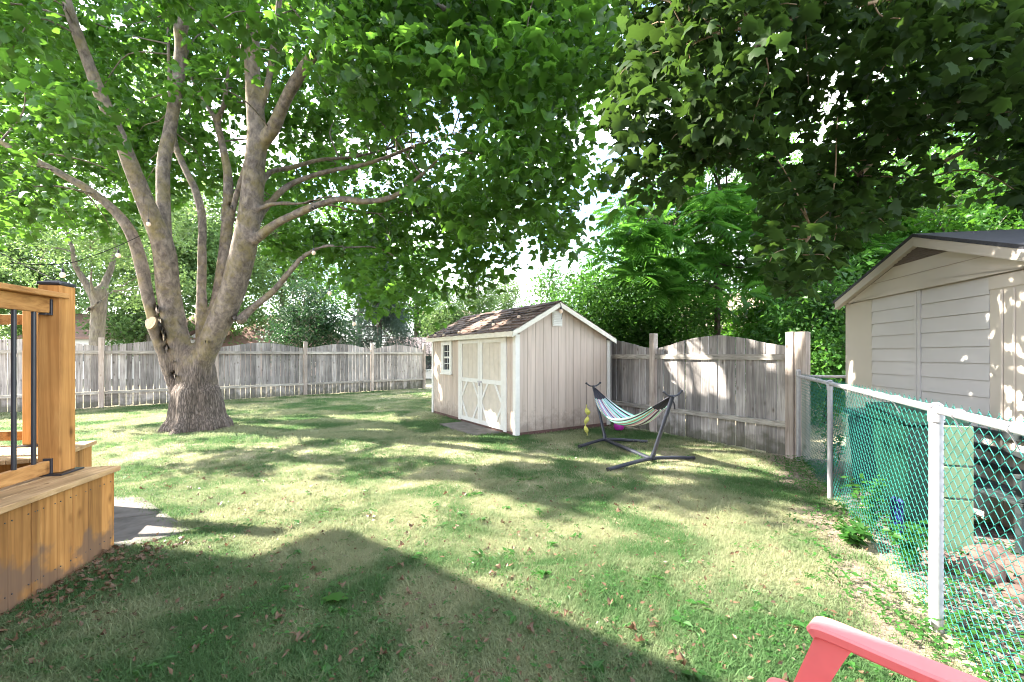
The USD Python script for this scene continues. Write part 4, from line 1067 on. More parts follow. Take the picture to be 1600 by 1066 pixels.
# ---- the big maple
def ch_px(rows):
    """Limb rows (px, py, depth, width px) measured on the photograph to (x, y, z, radius)."""
    o = []
    for px, py, Y, w in rows:
        o.append([*P(px, py, Y), w / 2 / F_PX * Y * 0.80 / math.hypot(1, (px - 800) / F_PX)])
    return spline(o, 5)


MX, MY = -6.40, 8.86
M = {}
M['bole'] = spline([[MX, MY, -0.15, .53], [MX, MY, 0.05, .49], [MX, MY, 0.25, .41], [MX - .0, MY, 0.7, .35], [MX - .01, MY, 1.1, .335], [MX - .02, MY, 1.4, .29], [MX, MY, 1.55, .2]], 4)
M['L1'] = ch_px([(298, 600, 8.85, 38), (282, 545, 8.8, 46), (264, 460, 8.75, 50), (256, 389, 8.6, 47), (229, 320, 8.4, 41), (206, 262, 8.2, 37), (184, 207, 8.0, 33), (158, 150, 7.8, 30), (131, 80, 7.6, 27), (108, 15, 7.4, 25), (88, -60, 7.2, 22), (70, -160, 7.0, 18)])
M['L1b'] = ch_px([(258, 400, 8.62, 36), (256, 345, 8.75, 31), (255, 262, 8.9, 29), (266, 200, 9.0, 27), (280, 110, 9.1, 26), (282, 52, 9.1, 25), (270, 5, 9.1, 20), (255, -70, 9.0, 17)])
M['L1c'] = ch_px([(282, 55, 9.1, 22), (296, 15, 9.1, 18), (315, -50, 9.2, 15), (330, -120, 9.2, 12)])
M['L0'] = ch_px([(284, 625, 8.9, 36), (264, 575, 8.75, 28), (247, 525, 8.7, 24), (229, 455, 8.65, 27), (221, 415, 8.6, 29), (206, 367, 8.55, 27), (180, 331, 8.5, 24), (140, 298, 8.4, 21), (95, 272, 8.3, 19), (45, 245, 8.2, 18), (0, 222, 8.1, 17), (-60, 185, 8.0, 14), (-150, 130, 7.8, 11)])
M['stub'] = ch_px([(252, 545, 8.68, 24), (241, 517, 8.55, 25), (236, 505, 8.48, 25)])
M['L2'] = ch_px([(317, 545, 8.9, 28), (315, 500, 9.0, 25), (315, 440, 9.1, 20), (316, 375, 9.15, 18), (315, 335, 9.2, 18), (305, 297, 9.25, 17), (288, 262, 9.3, 15), (274, 225, 9.4, 13), (268, 170, 9.5, 11), (264, 100, 9.6, 9), (262, 20, 9.6, 7)])
M['L3'] = ch_px([(325, 540, 9.0, 30), (333, 505, 9.1, 28), (345, 440, 9.2, 26), (352, 384, 9.3, 24), (356, 331, 9.4, 23), (356, 274, 9.5, 19), (348, 230, 9.6, 16), (338, 186, 9.7, 14)])
M['L3a'] = ch_px([(339, 190, 9.7, 12), (318, 155, 9.8, 10), (297, 117, 9.9, 8), (286, 80, 10.0, 6)])
M['L3c'] = ch_px([(340, 188, 9.7, 12), (351, 160, 9.7, 11), (355, 122, 9.7, 9), (366, 88, 9.7, 8), (384, 60, 9.7, 6)])
M['L3b'] = ch_px([(360, 345, 9.35, 14), (369, 308, 9.3, 13), (381, 270, 9.2, 13), (390, 240, 9.1, 11)])
M['L4'] = ch_px([(312, 600, 8.85, 38), (324, 545, 8.75, 48), (358, 470, 8.65, 52), (378, 400, 8.55, 52), (391, 330, 8.45, 47), (397, 270, 8.4, 43), (402, 215, 8.35, 41), (398, 165, 8.3, 35), (394, 98, 8.25, 31), (396, 20, 8.2, 27), (394, -60, 8.2, 23), (388, -160, 8.1, 18)])
M['L4b'] = ch_px([(408, 225, 8.35, 30), (428, 198, 8.2, 27), (446, 157, 8.1, 25), (469, 115, 7.9, 24), (494, 80, 7.7, 22), (524, 38, 7.5, 19), (556, -5, 7.3, 16), (600, -70, 7.0, 12)])
M['F1'] = ch_px([(540, 18, 7.4, 14), (585, -5, 7.1, 12), (640, -10, 6.8, 10), (700, 15, 6.5, 8), (760, 45, 6.2, 6), (820, 62, 6.0, 4)])
M['F2'] = ch_px([(620, -8, 6.9, 9), (680, -50, 6.6, 8), (760, -70, 6.3, 6), (850, -60, 6.0, 4)])
M['F3'] = ch_px([(690, 10, 6.55, 7), (715, 60, 6.7, 5), (745, 110, 6.9, 4), (770, 170, 7.1, 3)])
M['L4c'] = ch_px([(404, 175, 8.28, 15), (417, 138, 8.3, 14), (427, 75, 8.35, 13), (436, 5, 8.4, 12), (448, -60, 8.4, 10)])
M['R1'] = ch_px([(398, 375, 8.45, 22), (428, 352, 8.3, 18), (459, 336, 8.15, 16), (500, 319, 8.0, 14), (533, 311, 7.9, 13), (572, 315, 7.8, 13), (615, 307, 7.7, 11), (653, 278, 7.6, 9), (679, 255, 7.5, 7), (700, 232, 7.4, 5)])
M['R2'] = ch_px([(400, 345, 8.5, 18), (416, 324, 8.6, 15), (443, 296, 8.7, 13), (466, 283, 8.8, 12), (500, 271, 8.85, 11), (533, 264, 8.9, 10), (570, 257, 8.9, 9), (612, 243, 8.9, 8), (652, 227, 8.9, 7), (692, 214, 8.9, 5), (728, 202, 8.9, 4)])
M['R3'] = ch_px([(400, 300, 8.45, 14), (422, 270, 8.7, 12), (455, 262, 9.0, 11), (500, 250, 9.3, 9), (550, 246, 9.6, 7), (600, 236, 9.9, 5)])
M['R4'] = ch_px([(376, 500, 8.7, 22), (392, 484, 8.7, 17), (427, 455, 8.6, 14), (453, 424, 8.5, 12), (478, 398, 8.4, 10), (512, 384, 8.3, 7), (545, 388, 8.2, 5)])
M['R5'] = ch_px([(470, 332, 8.1, 10), (510, 320, 8.3, 8), (555, 330, 8.5, 7), (600, 334, 8.7, 6), (657, 327, 8.9, 4)])
M['R6'] = ch_px([(397, 330, 8.4, 12), (430, 318, 8.3, 10), (470, 318, 8.2, 8), (520, 305, 8.1, 6)])
for i in range(9):      # root flare
    a = i / 9 * 2 * math.pi + 0.3 * math.sin(i * 5); rr_ = 0.68 + 0.14 * math.sin(i * 3.7)
    M[f'root{i}'] = np.array([[MX + 0.25 * math.cos(a), MY + 0.25 * math.sin(a), 0.75, .16], [MX + 0.38 * math.cos(a), MY + 0.38 * math.sin(a), 0.22, .13], [MX + 0.52 * math.cos(a), MY + 0.52 * math.sin(a), 0.05, .10], [MX + rr_ * math.cos(a), MY + rr_ * math.sin(a), -0.08, .06]])
tv, tf = skin([np.asarray(c) for c in M.values()], h=0.042, k=0.02)
tn = vnormals(tv, tf)
zz = tv[:, 2:3]
ang = np.arctan2(tv[:, 1] - MY, tv[:, 0] - MX)
ridge = meshkit.fbm(np.column_stack([tv[:, 0] * 9, tv[:, 1] * 9, tv[:, 2] * 1.7]), 4, 11) - 0.5
low = np.clip((1.75 - tv[:, 2]) / 0.5, 0, 1)
lump = meshkit.fbm(tv * 2.1, 3, 4) - 0.5
tv = tv + tn * ((0.070 * low + 0.012) * ridge * np.clip(1.1, 0, 1) + 0.045 * lump * np.clip(low + 0.35, 0, 1))[:, None]
maple = thing('maple_tree', 'big many-limbed maple with lichened grey bark standing on the lawn', 'tree')
trunk = obj('trunk', (tv, tf), 'maple_bark', maple, smooth=True)
sc_ = P(234, 503, 8.44)
sd = np.array([-0.25, -0.85, 0.25]); sd /= np.linalg.norm(sd)
cut = trimesh.creation.cylinder(0.125, 0.04, sections=24); cut.apply_transform(trimesh.geometry.align_vectors([0, 0, 1], sd)); cut.apply_translation(P(237, 505, 8.37))
obj('sawn_stub', cut, 'twig_bark', trunk, smooth=40, label='sawn-off limb stub at the left of the trunk')
limbs = np.vstack([v for k_, v in M.items() if not k_.startswith('root') and k_ not in ('bole', 'stub')])
limbs = limbs[limbs[:, 2] > 3.0]
r1 = np.random.default_rng(21)
# clumps in view, by the outline of the crown in the photograph, spread through its depth
poly = [(-120, -120), (1010, -120), (955, -10), (948, 60), (915, 120), (885, 180), (875, 235), (905, 260), (908, 300), (893, 345), (868, 400), (838, 352), (800, 340), (770, 358), (752, 420), (722, 470), (690, 478), (655, 440), (625, 445), (597, 470), (560, 430), (525, 425), (490, 440), (455, 455), (425, 400), (425, 330), (330, 300), (240, 330), (120, 350), (-120, 340)]
cand = np.column_stack([r1.uniform(-120, 1010, 2600), r1.uniform(-120, 490, 2600)])
cand = cand[in_poly(cand, poly)]
depth = r1.uniform(5.6, 11.8, len(cand))
low_fringe = cand[:, 1] > 330
depth = np.where(low_fringe, r1.uniform(6.6, 10.5, len(cand)), depth)
depth = np.where((cand[:, 0] < 570) & (r1.random(len(cand)) < 0.6), r1.uniform(9.8, 13.5, len(cand)), depth)
pts = np.array([P(a, b, d) for (a, b), d in zip(cand, depth)])
# keep the southern side thin so that the sun reaches the open lawn, and stay within the tree's reach
dist = np.hypot(pts[:, 0] - MX, pts[:, 1] - MY)
sun_lat = (pts[:, 0] - MX) * 0.196 + (pts[:, 1] - MY) * 0.981        # across the sun's bearing; negative is the tripod's side
keep = (dist < 8.3) & (pts[:, 2] > 2.6)
shadow_y = pts[:, 1] - 0.2 * pts[:, 2] / math.tan(SUN_EL); shadow_x = pts[:, 0] + 0.98 * pts[:, 2] / math.tan(SUN_EL)
open_lawn = (shadow_y < 4.35) & (shadow_x > -1.6) & (shadow_x < 3.2)
keep &= ~open_lawn
gapn = meshkit.fbm(pts * 0.55 + 3.3, 3, 31)
keep &= gapn > np.where(cand[:, 0] > 500, 0.34, 0.33)
limb_gap = (cand[:, 0] > 215) & (cand[:, 0] < 430) & (cand[:, 1] > 300)
keep &= ~limb_gap
front = (cand[:, 0] > 60) & (cand[:, 0] < 570) & (depth < 9.7)
keep &= ~front | ((r1.random(len(cand)) < 0.06) & (cand[:, 1] < 230))
for nm in ('R1', 'R2', 'R4', 'L4b'):
    q = M[nm]; qx, qy = q[:, 0] / q[:, 1] * F_PX + 800, HOR - (q[:, 2] - EYE) / q[:, 1] * F_PX
    dd = np.hypot(cand[:, :1] - qx[None], cand[:, 1:] - qy[None]); near_l = dd.min(1) < 55
    keep &= ~(near_l & (depth < q[dd.argmin(1), 1] + 0.5))
pts = pts[keep]
sel = []
for p in pts:
    if all(np.sum((p - q) ** 2) > 0.72 ** 2 for q in sel): sel.append(p)
ov = np.column_stack([r1.uniform(520, 960, 500), r1.uniform(-110, 150, 500)])      # the low front boughs that reach overhead
ov = np.array([P(a, b, d) for (a, b), d in zip(ov, r1.uniform(5.2, 7.6, 500)) if b < 150 - 60 * abs(a - 720) / 240])
so_ = np.column_stack([ov[:, 0] + 0.98 * ov[:, 2] / math.tan(SUN_EL), ov[:, 1] - 0.2 * ov[:, 2] / math.tan(SUN_EL)])
for p in ov[~((so_[:, 1] < 4.35) & (so_[:, 0] < 3.2))]:
    if all(np.sum((p - q) ** 2) > 0.62 ** 2 for q in sel): sel.append(p)
sel = np.array(sel)
# the crown above the frame
up = r1.normal(size=(900, 3)); up /= np.linalg.norm(up, axis=1, keepdims=True)
up = np.array([MX + 0.4, MY + 0.6, 8.2]) + up * (r1.random(900) ** 0.4)[:, None] * np.array([5.2, 4.6, 5.0])
fy = EYE + up[:, 1] * 555 / F_PX
up = up[(up[:, 2] > fy + 0.3) & (meshkit.fbm(up * 0.5, 3, 33) > 0.53)]
sx_, sy_ = up[:, 0] + 0.98 * up[:, 2] / math.tan(SUN_EL), up[:, 1] - 0.2 * up[:, 2] / math.tan(SUN_EL)
up = up[~((sy_ < 4.5) & (sx_ > -2.0) & (sx_ < 3.2))]
sel2 = []
for p in up:
    if all(np.sum((p - q) ** 2) > 1.45 for q in sel2): sel2.append(p)
sel2 = np.array(sel2)
print('maple clumps', len(sel), len(sel2))


def leaves_with_parts(parent, data, tmpl_near, tmpl_far, look, n_parts=300, far=14.0):
    """The nearest leaves in view as parts of their own, the rest joined."""
    pos, nrm, dr, size = data
    d = np.linalg.norm(pos - [0, 0, EYE], axis=1)
    px, py = pos[:, 0] / np.maximum(pos[:, 1], .1) * F_PX + 800, HOR - (pos[:, 2] - EYE) / np.maximum(pos[:, 1], .1) * F_PX
    seen = (pos[:, 1] > 0.5) & (px > 0) & (px < 1600) & (py > 0) & (py < 1066)
    rank = np.argsort(np.where(seen, d / size, 1e9))
    one, rest = rank[:n_parts], rank[n_parts:]
    for i in one:
        obj('leaf', place_leaves(tmpl_near, pos[i:i + 1], nrm[i:i + 1], dr[i:i + 1], size[i:i + 1]), look, parent, smooth=True)
    near = rest[d[rest] < far]; fa = rest[d[rest] >= far]
    mb = MB()
    if len(near): mb.add(*place_leaves(tmpl_near, pos[near], nrm[near], dr[near], size[near]))
    if len(fa): mb.add(*place_leaves(tmpl_far, pos[fa], nrm[fa], dr[fa], size[fa]))
    obj('crown', mb.mesh(), look, parent, smooth=True, kind='stuff')
    return len(pos)


C = np.vstack([sel, sel2]); RAD = np.concatenate([r1.uniform(0.5, 0.85, len(sel)), r1.uniform(0.6, 1.0, len(sel2))])
data = leaf_cloud(C, RAD, 350, r1, 0.165, flat=0.7, spray=7, droop=0.55, shape=0.6)
ok = ~((data[0][:, 2] < 2.15) | (data[0][:, 1] < 3.0))
_sr = np.cross([0, 0, 1.0], TO_SUN); _sr /= np.linalg.norm(_sr); _su = np.cross(TO_SUN, _sr)      # openings in the crown that let the sun through
_sp = np.column_stack([data[0] @ _sr, data[0] @ _su, np.zeros(len(data[0]))])
ok &= (meshkit.fbm(_sp * 0.95 + 4.0, 2, 91) < 0.60) & (meshkit.fbm(_sp * 2.3 + 1.0, 2, 92) < 0.70)
data = tuple(x[ok] for x in data)
print('maple leaves', leaves_with_parts(maple, data, FINE, MID, 'maple_leaf', 300, 7.6))
obj('branches', twigs_to(C, limbs, r1, r0=0.020), 'grey_bark', maple, smooth=True, kind='stuff')

# ---- the dark maple that hangs in from the right
dark = thing('maple_tree', 'dark olive maple hanging its long low branches in from the right', 'tree')
r2 = np.random.default_rng(22)
DT = np.array([8.6, 4.6])
D = {'bole': spline([[*DT, -0.2, .42], [*DT, 0.6, .34], [DT[0] - .1, DT[1], 2.0, .30], [DT[0] - .25, DT[1] + .1, 3.6, .27], [DT[0] - .2, DT[1] + .2, 6, .2], [DT[0], DT[1] + .3, 9, .1]], 4)}


def dpx(rows): return spline([[*P(a, b, Y), w / 2 / F_PX * Y] for a, b, Y, w in rows], 5)


D['a'] = np.vstack([[[DT[0] - .25, DT[1] + .1, 3.5, .16], [7.2, 4.7, 4.6, .10]], dpx([(1640, 95, 5.2, 13), (1560, 130, 5.1, 11), (1480, 168, 5.0, 9), (1400, 218, 4.95, 8), (1330, 288, 4.9, 6.5), (1285, 340, 4.85, 5), (1250, 395, 4.8, 3.5), (1232, 440, 4.8, 2.5)])])
D['b'] = np.vstack([[[DT[0] - .2, DT[1] + .2, 4.6, .15], [6.6, 4.6, 5.6, .10]], dpx([(1420, -60, 4.4, 14), (1340, -20, 4.2, 9), (1295, 2, 4.1, 6), (1225, 36, 4.0, 5), (1140, 48, 3.95, 4), (1080, 68, 3.9, 3)])])
D['c'] = np.vstack([[[DT[0] - .22, DT[1] + .1, 4.2, .15], [6.4, 5.2, 5.2, .10]], dpx([(1330, -40, 5.2, 12), (1230, 30, 5.2, 9), (1160, 95, 5.2, 7), (1110, 160, 5.2, 5), (1080, 225, 5.2, 4), (1065, 270, 5.2, 3)])])
D['d'] = np.vstack([[[DT[0] - .2, DT[1] + .1, 3.2, .13], [7.4, 5.2, 3.9, .09]], dpx([(1640, 190, 5.6, 12), (1560, 215, 5.6, 9), (1480, 250, 5.6, 7), (1400, 300, 5.6, 5), (1340, 350, 5.6, 4)])])
D['e'] = np.vstack([[[DT[0] - .2, DT[1] + .1, 4.8, .13], [7.0, 4.0, 5.6, .09]], dpx([(1700, -100, 3.8, 14), (1580, -60, 3.7, 10), (1460, -20, 3.6, 7), (1340, 10, 3.6, 5)])])
dv, dfc = skin([np.asarray(c) for c in D.values()], h=0.05, k=0.03)
obj('trunk', (dv, dfc), 'dark_bark', dark, smooth=True)
for k_ in 'abcde': obj('limb', tube(D[k_][:, :3], np.maximum(D[k_][:, 3], 0.006), 6, caps=False), 'twig_bark', dark, smooth=True)
polyD = [(985, -150), (1800, -150), (1800, 300), (1620, 330), (1560, 290), (1480, 320), (1440, 300), (1400, 340), (1350, 360), (1300, 420), (1250, 450), (1215, 440), (1190, 400), (1180, 360), (1195, 300), (1180, 250), (1120, 245), (1085, 250), (1065, 300), (1015, 325), (985, 300), (960, 285), (975, 230), (955, 190), (960, 130), (980, 60)]
cand = np.column_stack([r2.uniform(950, 1800, 2600), r2.uniform(-150, 460, 2600)])
cand = cand[in_poly(cand, polyD)]
holes = [[(1200, 150), (1290, 130), (1290, 220), (1215, 250)], [(1440, 205), (1545, 180), (1560, 300), (1440, 330)], [(1330, 250), (1400, 235), (1400, 290), (1340, 300)]]
for hpoly in holes: cand = cand[~in_poly(cand, hpoly)]
left = np.clip((cand[:, 0] - 950) / 600, 0, 1)
depth = np.where(cand[:, 1] < 130, r2.uniform(3.3, 5.4, len(cand)), r2.uniform(4.3, 5.9, len(cand)))
pts = np.array([P(a, b, d) for (a, b), d in zip(cand, depth)])
pts = pts[meshkit.fbm(pts * 0.9 + 1.7, 3, 41) > 0.42]
seld = []
for p in pts:
    if all(np.sum((p - q) ** 2) > 0.42 ** 2 for q in seld): seld.append(p)
seld = np.array(seld); print('dark clumps', len(seld))
data = leaf_cloud(seld, r2.uniform(0.26, 0.42, len(seld)), 620, r2, 0.135, flat=0.75, spray=6, droop=0.75, shape=0.6)
_q = np.column_stack([data[0][:, 0] / data[0][:, 1] * F_PX + 800, HOR - (data[0][:, 2] - EYE) / data[0][:, 1] * F_PX])
_k = in_poly(_q, np.array(polyD) + [0, 14]) | in_poly(_q, np.array(polyD) - [12, 0])     # trim stray leaves
data = tuple(x[_k] for x in data)
print('dark leaves', leaves_with_parts(dark, data, FINE, MID, 'dark_leaf', 300, 6.5))
obj('branches', twigs_to(seld, np.vstack([D[k_] for k_ in 'abcde']), r2, r0=0.012, r1=0.0035, hang=0.06), 'twig_bark', dark, smooth=True, kind='stuff')
upd = np.array([7.6, 4.4, 7.0]) + (lambda d: d / np.linalg.norm(d, axis=1, keepdims=True) * (r2.random(len(d)) ** 0.4)[:, None])(r2.normal(size=(90, 3))) * np.array([3.6, 3.4, 2.4])
data = leaf_cloud(upd, r2.uniform(0.5, 0.9, len(upd)), 260, r2, 0.17, flat=0.75, spray=6)
obj('crown', place_leaves(LOW, *data), 'dark_leaf', dark, smooth=True, kind='stuff')

# ---- trees and shrubs beyond the fences
r3 = np.random.default_rng(23)


def tree(name, label, base, h, lean, crown, look, bark_, leaf=0.10, per=260, tr=0.16, group=None, tmpl=LOW, n_limb=9, cat='tree', flat=0.5, spray=7, shape=0.8, clump=0.75, trunk_bend=0.15, keepn=0.42):
    """crown: list of (centre, radii xyz, clumps). A trunk, limbs to the clumps, leaves in clumps."""
    t = thing(name, label, cat, group, base)
    cl = []
    for c, rad, n in crown:
        d = r3.normal(size=(n * 3, 3)); d /= np.linalg.norm(d, axis=1, keepdims=True)
        q = np.array(c) + d * (r3.random(len(d)) ** 0.42)[:, None] * np.array(rad)
        q = q[meshkit.fbm((q + np.array(base)) * 0.7, 3, 51) > keepn][:n]
        cl.append(q)
    cl = np.vstack(cl)
    pts = np.array([[0, 0, -0.1, tr * 1.3], [lean[0] * .1, lean[1] * .1, 0.25, tr], [lean[0] * .35 + r3.normal() * trunk_bend * .4, lean[1] * .35, h * .35, tr * .85], [lean[0] * .7 + r3.normal() * trunk_bend, lean[1] * .7, h * .65, tr * .55], [lean[0], lean[1], h, tr * .2]])
    sp = spline(pts, 5)
    mb = MB(); mb.add(*tube(sp[:, :3], sp[:, 3], 9))
    obj('trunk', mb.mesh(), bark_, t, smooth=True)
    up_ = sp[sp[:, 2] > min(h * 0.25, sp[:, 2].max() * 0.5)]
    lim = []
    for c in cl[r3.permutation(len(cl))[:n_limb]]:
        i = np.argmin(np.linalg.norm(up_[:, :3] - (c - [0, 0, 0.6 * np.linalg.norm(c[:2] - up_[0, :2])]), axis=1)); a = up_[i]
        p = spline([a[:3], (a[:3] + c) / 2 + r3.normal(size=3) * 0.12 + [0, 0, 0.1], c], 5)
        rad_ = np.linspace(a[3] * .6, .012, len(p)); obj('limb', tube(p, rad_, 6, caps=False), bark_, t, smooth=True); lim.append(np.column_stack([p, rad_]))
    if lim:
        obj('branches', twigs_to(cl, np.vstack(lim), r3, r0=0.012, sides=3, most=160), bark_, t, kind='stuff')
    data = leaf_cloud(cl, r3.uniform(0.7, 1.15, len(cl)) * clump, per, r3, leaf, flat=flat, spray=spray, shape=shape)
    data[0][:, 2] = np.maximum(data[0][:, 2], 0.05)
    obj('crown', place_leaves(tmpl, *data), look, t, smooth=True, kind='stuff')
    return t


def base_at(px, Y): return ((px - 800) / F_PX * Y, Y, 0.0)


# left neighbour's forked tree with pale trunk
nt = thing('garden_tree', 'pale-trunked forked tree behind the fence at the left, sunlit foliage', 'tree')
chn = [ch_px([(150, 600, 16.5, 34), (152, 520, 16.5, 32), (155, 480, 16.5, 31), (158, 455, 16.5, 28)]),
       ch_px([(155, 480, 16.5, 22), (135, 445, 16.3, 17), (118, 415, 16.1, 14), (112, 385, 16, 11), (95, 330, 15.8, 8)]),
       ch_px([(158, 460, 16.5, 20), (165, 440, 16.6, 17), (175, 415, 16.8, 14), (182, 385, 17, 10), (200, 320, 17.2, 7)]),
       ch_px([(150, 470, 16.4, 10), (142, 440, 16, 8), (143, 420, 15.8, 6), (140, 380, 15.6, 4)]),
       ch_px([(135, 485, 16.2, 8), (160, 468, 16, 7), (176, 455, 15.8, 5)])]
nv_, nf_ = skin([np.asarray(c) for c in chn], h=0.07, k=0.05)
obj('trunk', (nv_, nf_), 'grey_bark', nt, smooth=True)
cand = np.column_stack([r3.uniform(-160, 290, 700), r3.uniform(60, 470, 700)])
cand = cand[in_poly(cand, [(-160, 60), (290, 60), (290, 455), (215, 470), (190, 440), (175, 405), (130, 400), (100, 430), (60, 440), (-160, 450)])]
pts = np.array([P(a, b, d) for (a, b), d in zip(cand, r3.uniform(13.8, 18.8, len(cand)))]); pts = pts[meshkit.fbm(pts * 0.45, 3, 61) > 0.45]
seln = []
for p in pts:
    if all(np.sum((p - q) ** 2) > 0.95 ** 2 for q in seln): seln.append(p)
seln = np.array(seln)
data = leaf_cloud(seln, r3.uniform(.6, 1.0, len(seln)), 330, r3, 0.13, flat=0.5)
obj('crown', place_leaves(LOW, *data), 'pale_leaf', nt, smooth=True, kind='stuff')
obj('branches', twigs_to(seln, np.vstack(chn)[10:], r3, r0=.022, sides=3), 'grey_bark', nt, kind='stuff')

far_left = [(-70, 26, 13.0), (60, 30, 14), (235, 27, 13), (340, 30, 15), (440, 34, 16)]
FL = ['tall pale tree far at the left edge behind the deck post', 'pale tree filling the gap left of the forked trunk', 'sunlit tree behind the left limbs of the big maple',
      'light green tree seen between the middle limbs of the big maple', 'tall light tree seen just right of the big maple limbs']
for (px, Y, h), lb in zip(far_left, FL):
    tree('garden_tree', lb, base_at(px, Y), h * .8, (0.3, 0), [((0, 0, h * .56), (3.6, 2.6, h * .44), 130)], 'pale_leaf', 'grey_bark', leaf=0.24, per=125, tr=.25, group='trees in the gardens beyond the back fence', clump=1.2)
for px, Y, h, w, lb in ((560, 40, 17, 5.0, 'tall sunlit tree far behind the weeping spruce'), (650, 44, 12.5, 3.6, 'green tree far behind the gap left of the shed roof')):
    tree('garden_tree', lb, base_at(px, Y), h * .8, (0.3, 0), [((0, 0, h * .62), (w, 3.0, h * .40), 70)], 'bright_leaf', 'grey_bark', leaf=0.26, per=110, tr=.3, group='trees in the gardens beyond the back fence', clump=1.3)
# big broadleaf shrub mass and weeping spruce beyond the back fence
tree('evergreen_shrub', 'dense dark green shrub tree rising over the back fence right of the big trunk', base_at(470, 20.5), 4.2, (0.2, 0), [((-0.2, 0, 2.9), (1.9, 1.4, 2.3), 80), ((1.1, 0.2, 3.0), (1.2, 1.0, 2.2), 40)], 'evergreen_leaf', 'grey_bark', leaf=0.13, per=300, tr=.10, cat='shrub', clump=.62)
sp_ = thing('weeping_spruce', 'grey-green weeping spruce with drooping curtains of needles over the back fence', 'tree', loc=base_at(590, 24.5))
obj('trunk', tube([[0, 0, -0.1], [0.1, 0, 3], [0.0, 0, 9.5]], [.2, .15, .03], 9), 'dark_bark', sp_, smooth=True)
bm, nd = MB(), ([], [], [], [])
for k in range(150):
    z = r3.uniform(1.6, 9.3); L = (10.2 - z) / 8.6 * 3.1 * r3.uniform(.7, 1.1); a = r3.uniform(0, 2 * math.pi)
    d = np.array([math.cos(a), math.sin(a), 0])
    p = spline([[0, 0, z], d * L * .5 + [0, 0, z - .05], d * L + [0, 0, z - .35 - .1 * L]], 5)
    bm.add(*tube(p, np.linspace(.03, .008, len(p)), 3, caps=False))
    for q in p[2:]:
        for m in range(5):
            s = q + r3.normal(size=3) * .10
            n = int(r3.integers(6, 13)); 
            drop = np.arange(n)[:, None] * np.array([0, 0, -.085]) + r3.normal(size=(n, 3)) * .03
            nd[0].append(s + drop); nd[1].append(r3.normal(size=(n, 3))); nd[2].append(np.tile([0, 0, -1.0], (n, 1)) + r3.normal(size=(n, 3)) * .5); nd[3].append(np.full(n, .16))
obj('branches', bm.mesh(), 'dark_bark', sp_, kind='stuff')
obj('needles', place_leaves((OVAL[0] * [.32, 1, 1], OVAL[1]), np.vstack(nd[0]), np.vstack(nd[1]), np.vstack(nd[2]), np.concatenate(nd[3])), 'needle', sp_, kind='stuff')
# poplars and small trees behind the garden shed
for i, (px, Y, h, w, lb) in enumerate(((745, 38, 10.0, 2.0, 'left of two tall pale green poplars behind the shed roof'), (790, 41, 9.6, 2.0, 'right of two tall pale green poplars behind the shed roof'), (700, 36, 7.2, 1.9, 'low pale tree at the foot of the poplars by the shed eave'))):
    tree('poplar_tree', lb, base_at(px, Y), h * .9, (0, 0), [((0, 0, h * .52), (w, 1.6, h * .47), 120)], 'pale_leaf', 'grey_bark', leaf=0.22, per=230, tr=.16, tmpl=OVAL, clump=.75, shape=1.3, group='pale trees behind the shed')
tree('garden_tree', 'yellow-green young tree just left of the shed ridge', base_at(838, 22), 4.6, (0.1, 0), [((0, 0, 3.3), (1.0, 1.0, 1.5), 42)], 'bright_leaf', 'grey_bark', leaf=0.13, per=260, tr=.06, clump=.5)
tree('garden_tree', 'dark-leaved sapling tip rising above the shed ridge', base_at(862, 15), 4.5, (0.05, 0), [((0, 0, 3.4), (.55, .5, 1.2), 22)], 'shrub_leaf', 'grey_bark', leaf=0.13, per=300, tr=.05, clump=.38)
# hedge mass behind the shed and the side fence
for i, (px, Y, h, w, n, lk, lb) in enumerate((
        (915, 13.0, 4.0, 1.3, 60, 'shrub_leaf', 'green bush over the far slope of the shed roof'),
        (985, 13.6, 4.3, 1.3, 64, 'shrub_leaf', 'dense bush between the shed and the slim trunk'),
        (1062, 12.6, 3.4, 1.0, 40, 'shrub_leaf', 'low bush behind the left fence post of the arched bay'),
        (1180, 13.4, 3.0, 1.2, 40, 'bright_leaf', 'pale green bush right of the slim trunk'),
        (1290, 9.6, 3.4, 0.85, 60, 'shrub_leaf', 'dark bush between the double post and the pale shed'),
        (1250, 11.5, 3.6, 1.2, 55, 'frond_leaf', 'bush of narrow leaves behind the double post'),
        (945, 17.0, 5.0, 2.2, 70, 'bright_leaf', 'tall broad hedge mass farther back over the right slope of the shed roof'),
        (1060, 17.5, 4.2, 2.0, 60, 'bright_leaf', 'tall broad hedge mass farther back left of the slim trunk'),
        (1330, 13.5, 5.0, 1.7, 80, 'shrub_leaf', 'tall bush rising beside the left eave of the pale shed'))):
    tree('garden_bush', lb, base_at(px, Y), h * .8, (0.1, 0), [((0, 0, h * .55), (w, w * .9, h * .48), n)], lk, 'dark_bark', leaf=0.13, per=560, tr=.05, cat='bush', group='bushes behind the side fence', clump=.62, keepn=.36, tmpl=LOW if i % 2 else OVAL, n_limb=7)
# ailanthus with feathered leaves and a slim dark trunk


def frond(n=9):
    V, Fc = [], []
    for i in range(n):
        y = 0.18 + 0.8 * i / n; L = 0.30 * math.sin(math.pi * (0.18 + 0.72 * i / n)) + .05
        for s in (-1, 1):
            k = len(V); z = -0.28 * y * y
            V += [[0, y, z], [s * L * .5, y + .075, z - .02], [s * L, y + .10, z - .09], [s * L * .5, y - .02, z - .03]]
            Fc += [[k, k + 1, k + 2], [k, k + 2, k + 3]]
    k = len(V); V += [[0, 1.0, -.28], [.05, .9, -.25], [-.05, .9, -.25], [.008, 0, 0], [-.008, 0, 0], [0, 1.0, -.275]]
    Fc += [[k, k + 1, k + 2], [k + 3, k + 4, k + 5]]
    return np.array(V), np.array(Fc)


FROND = frond()


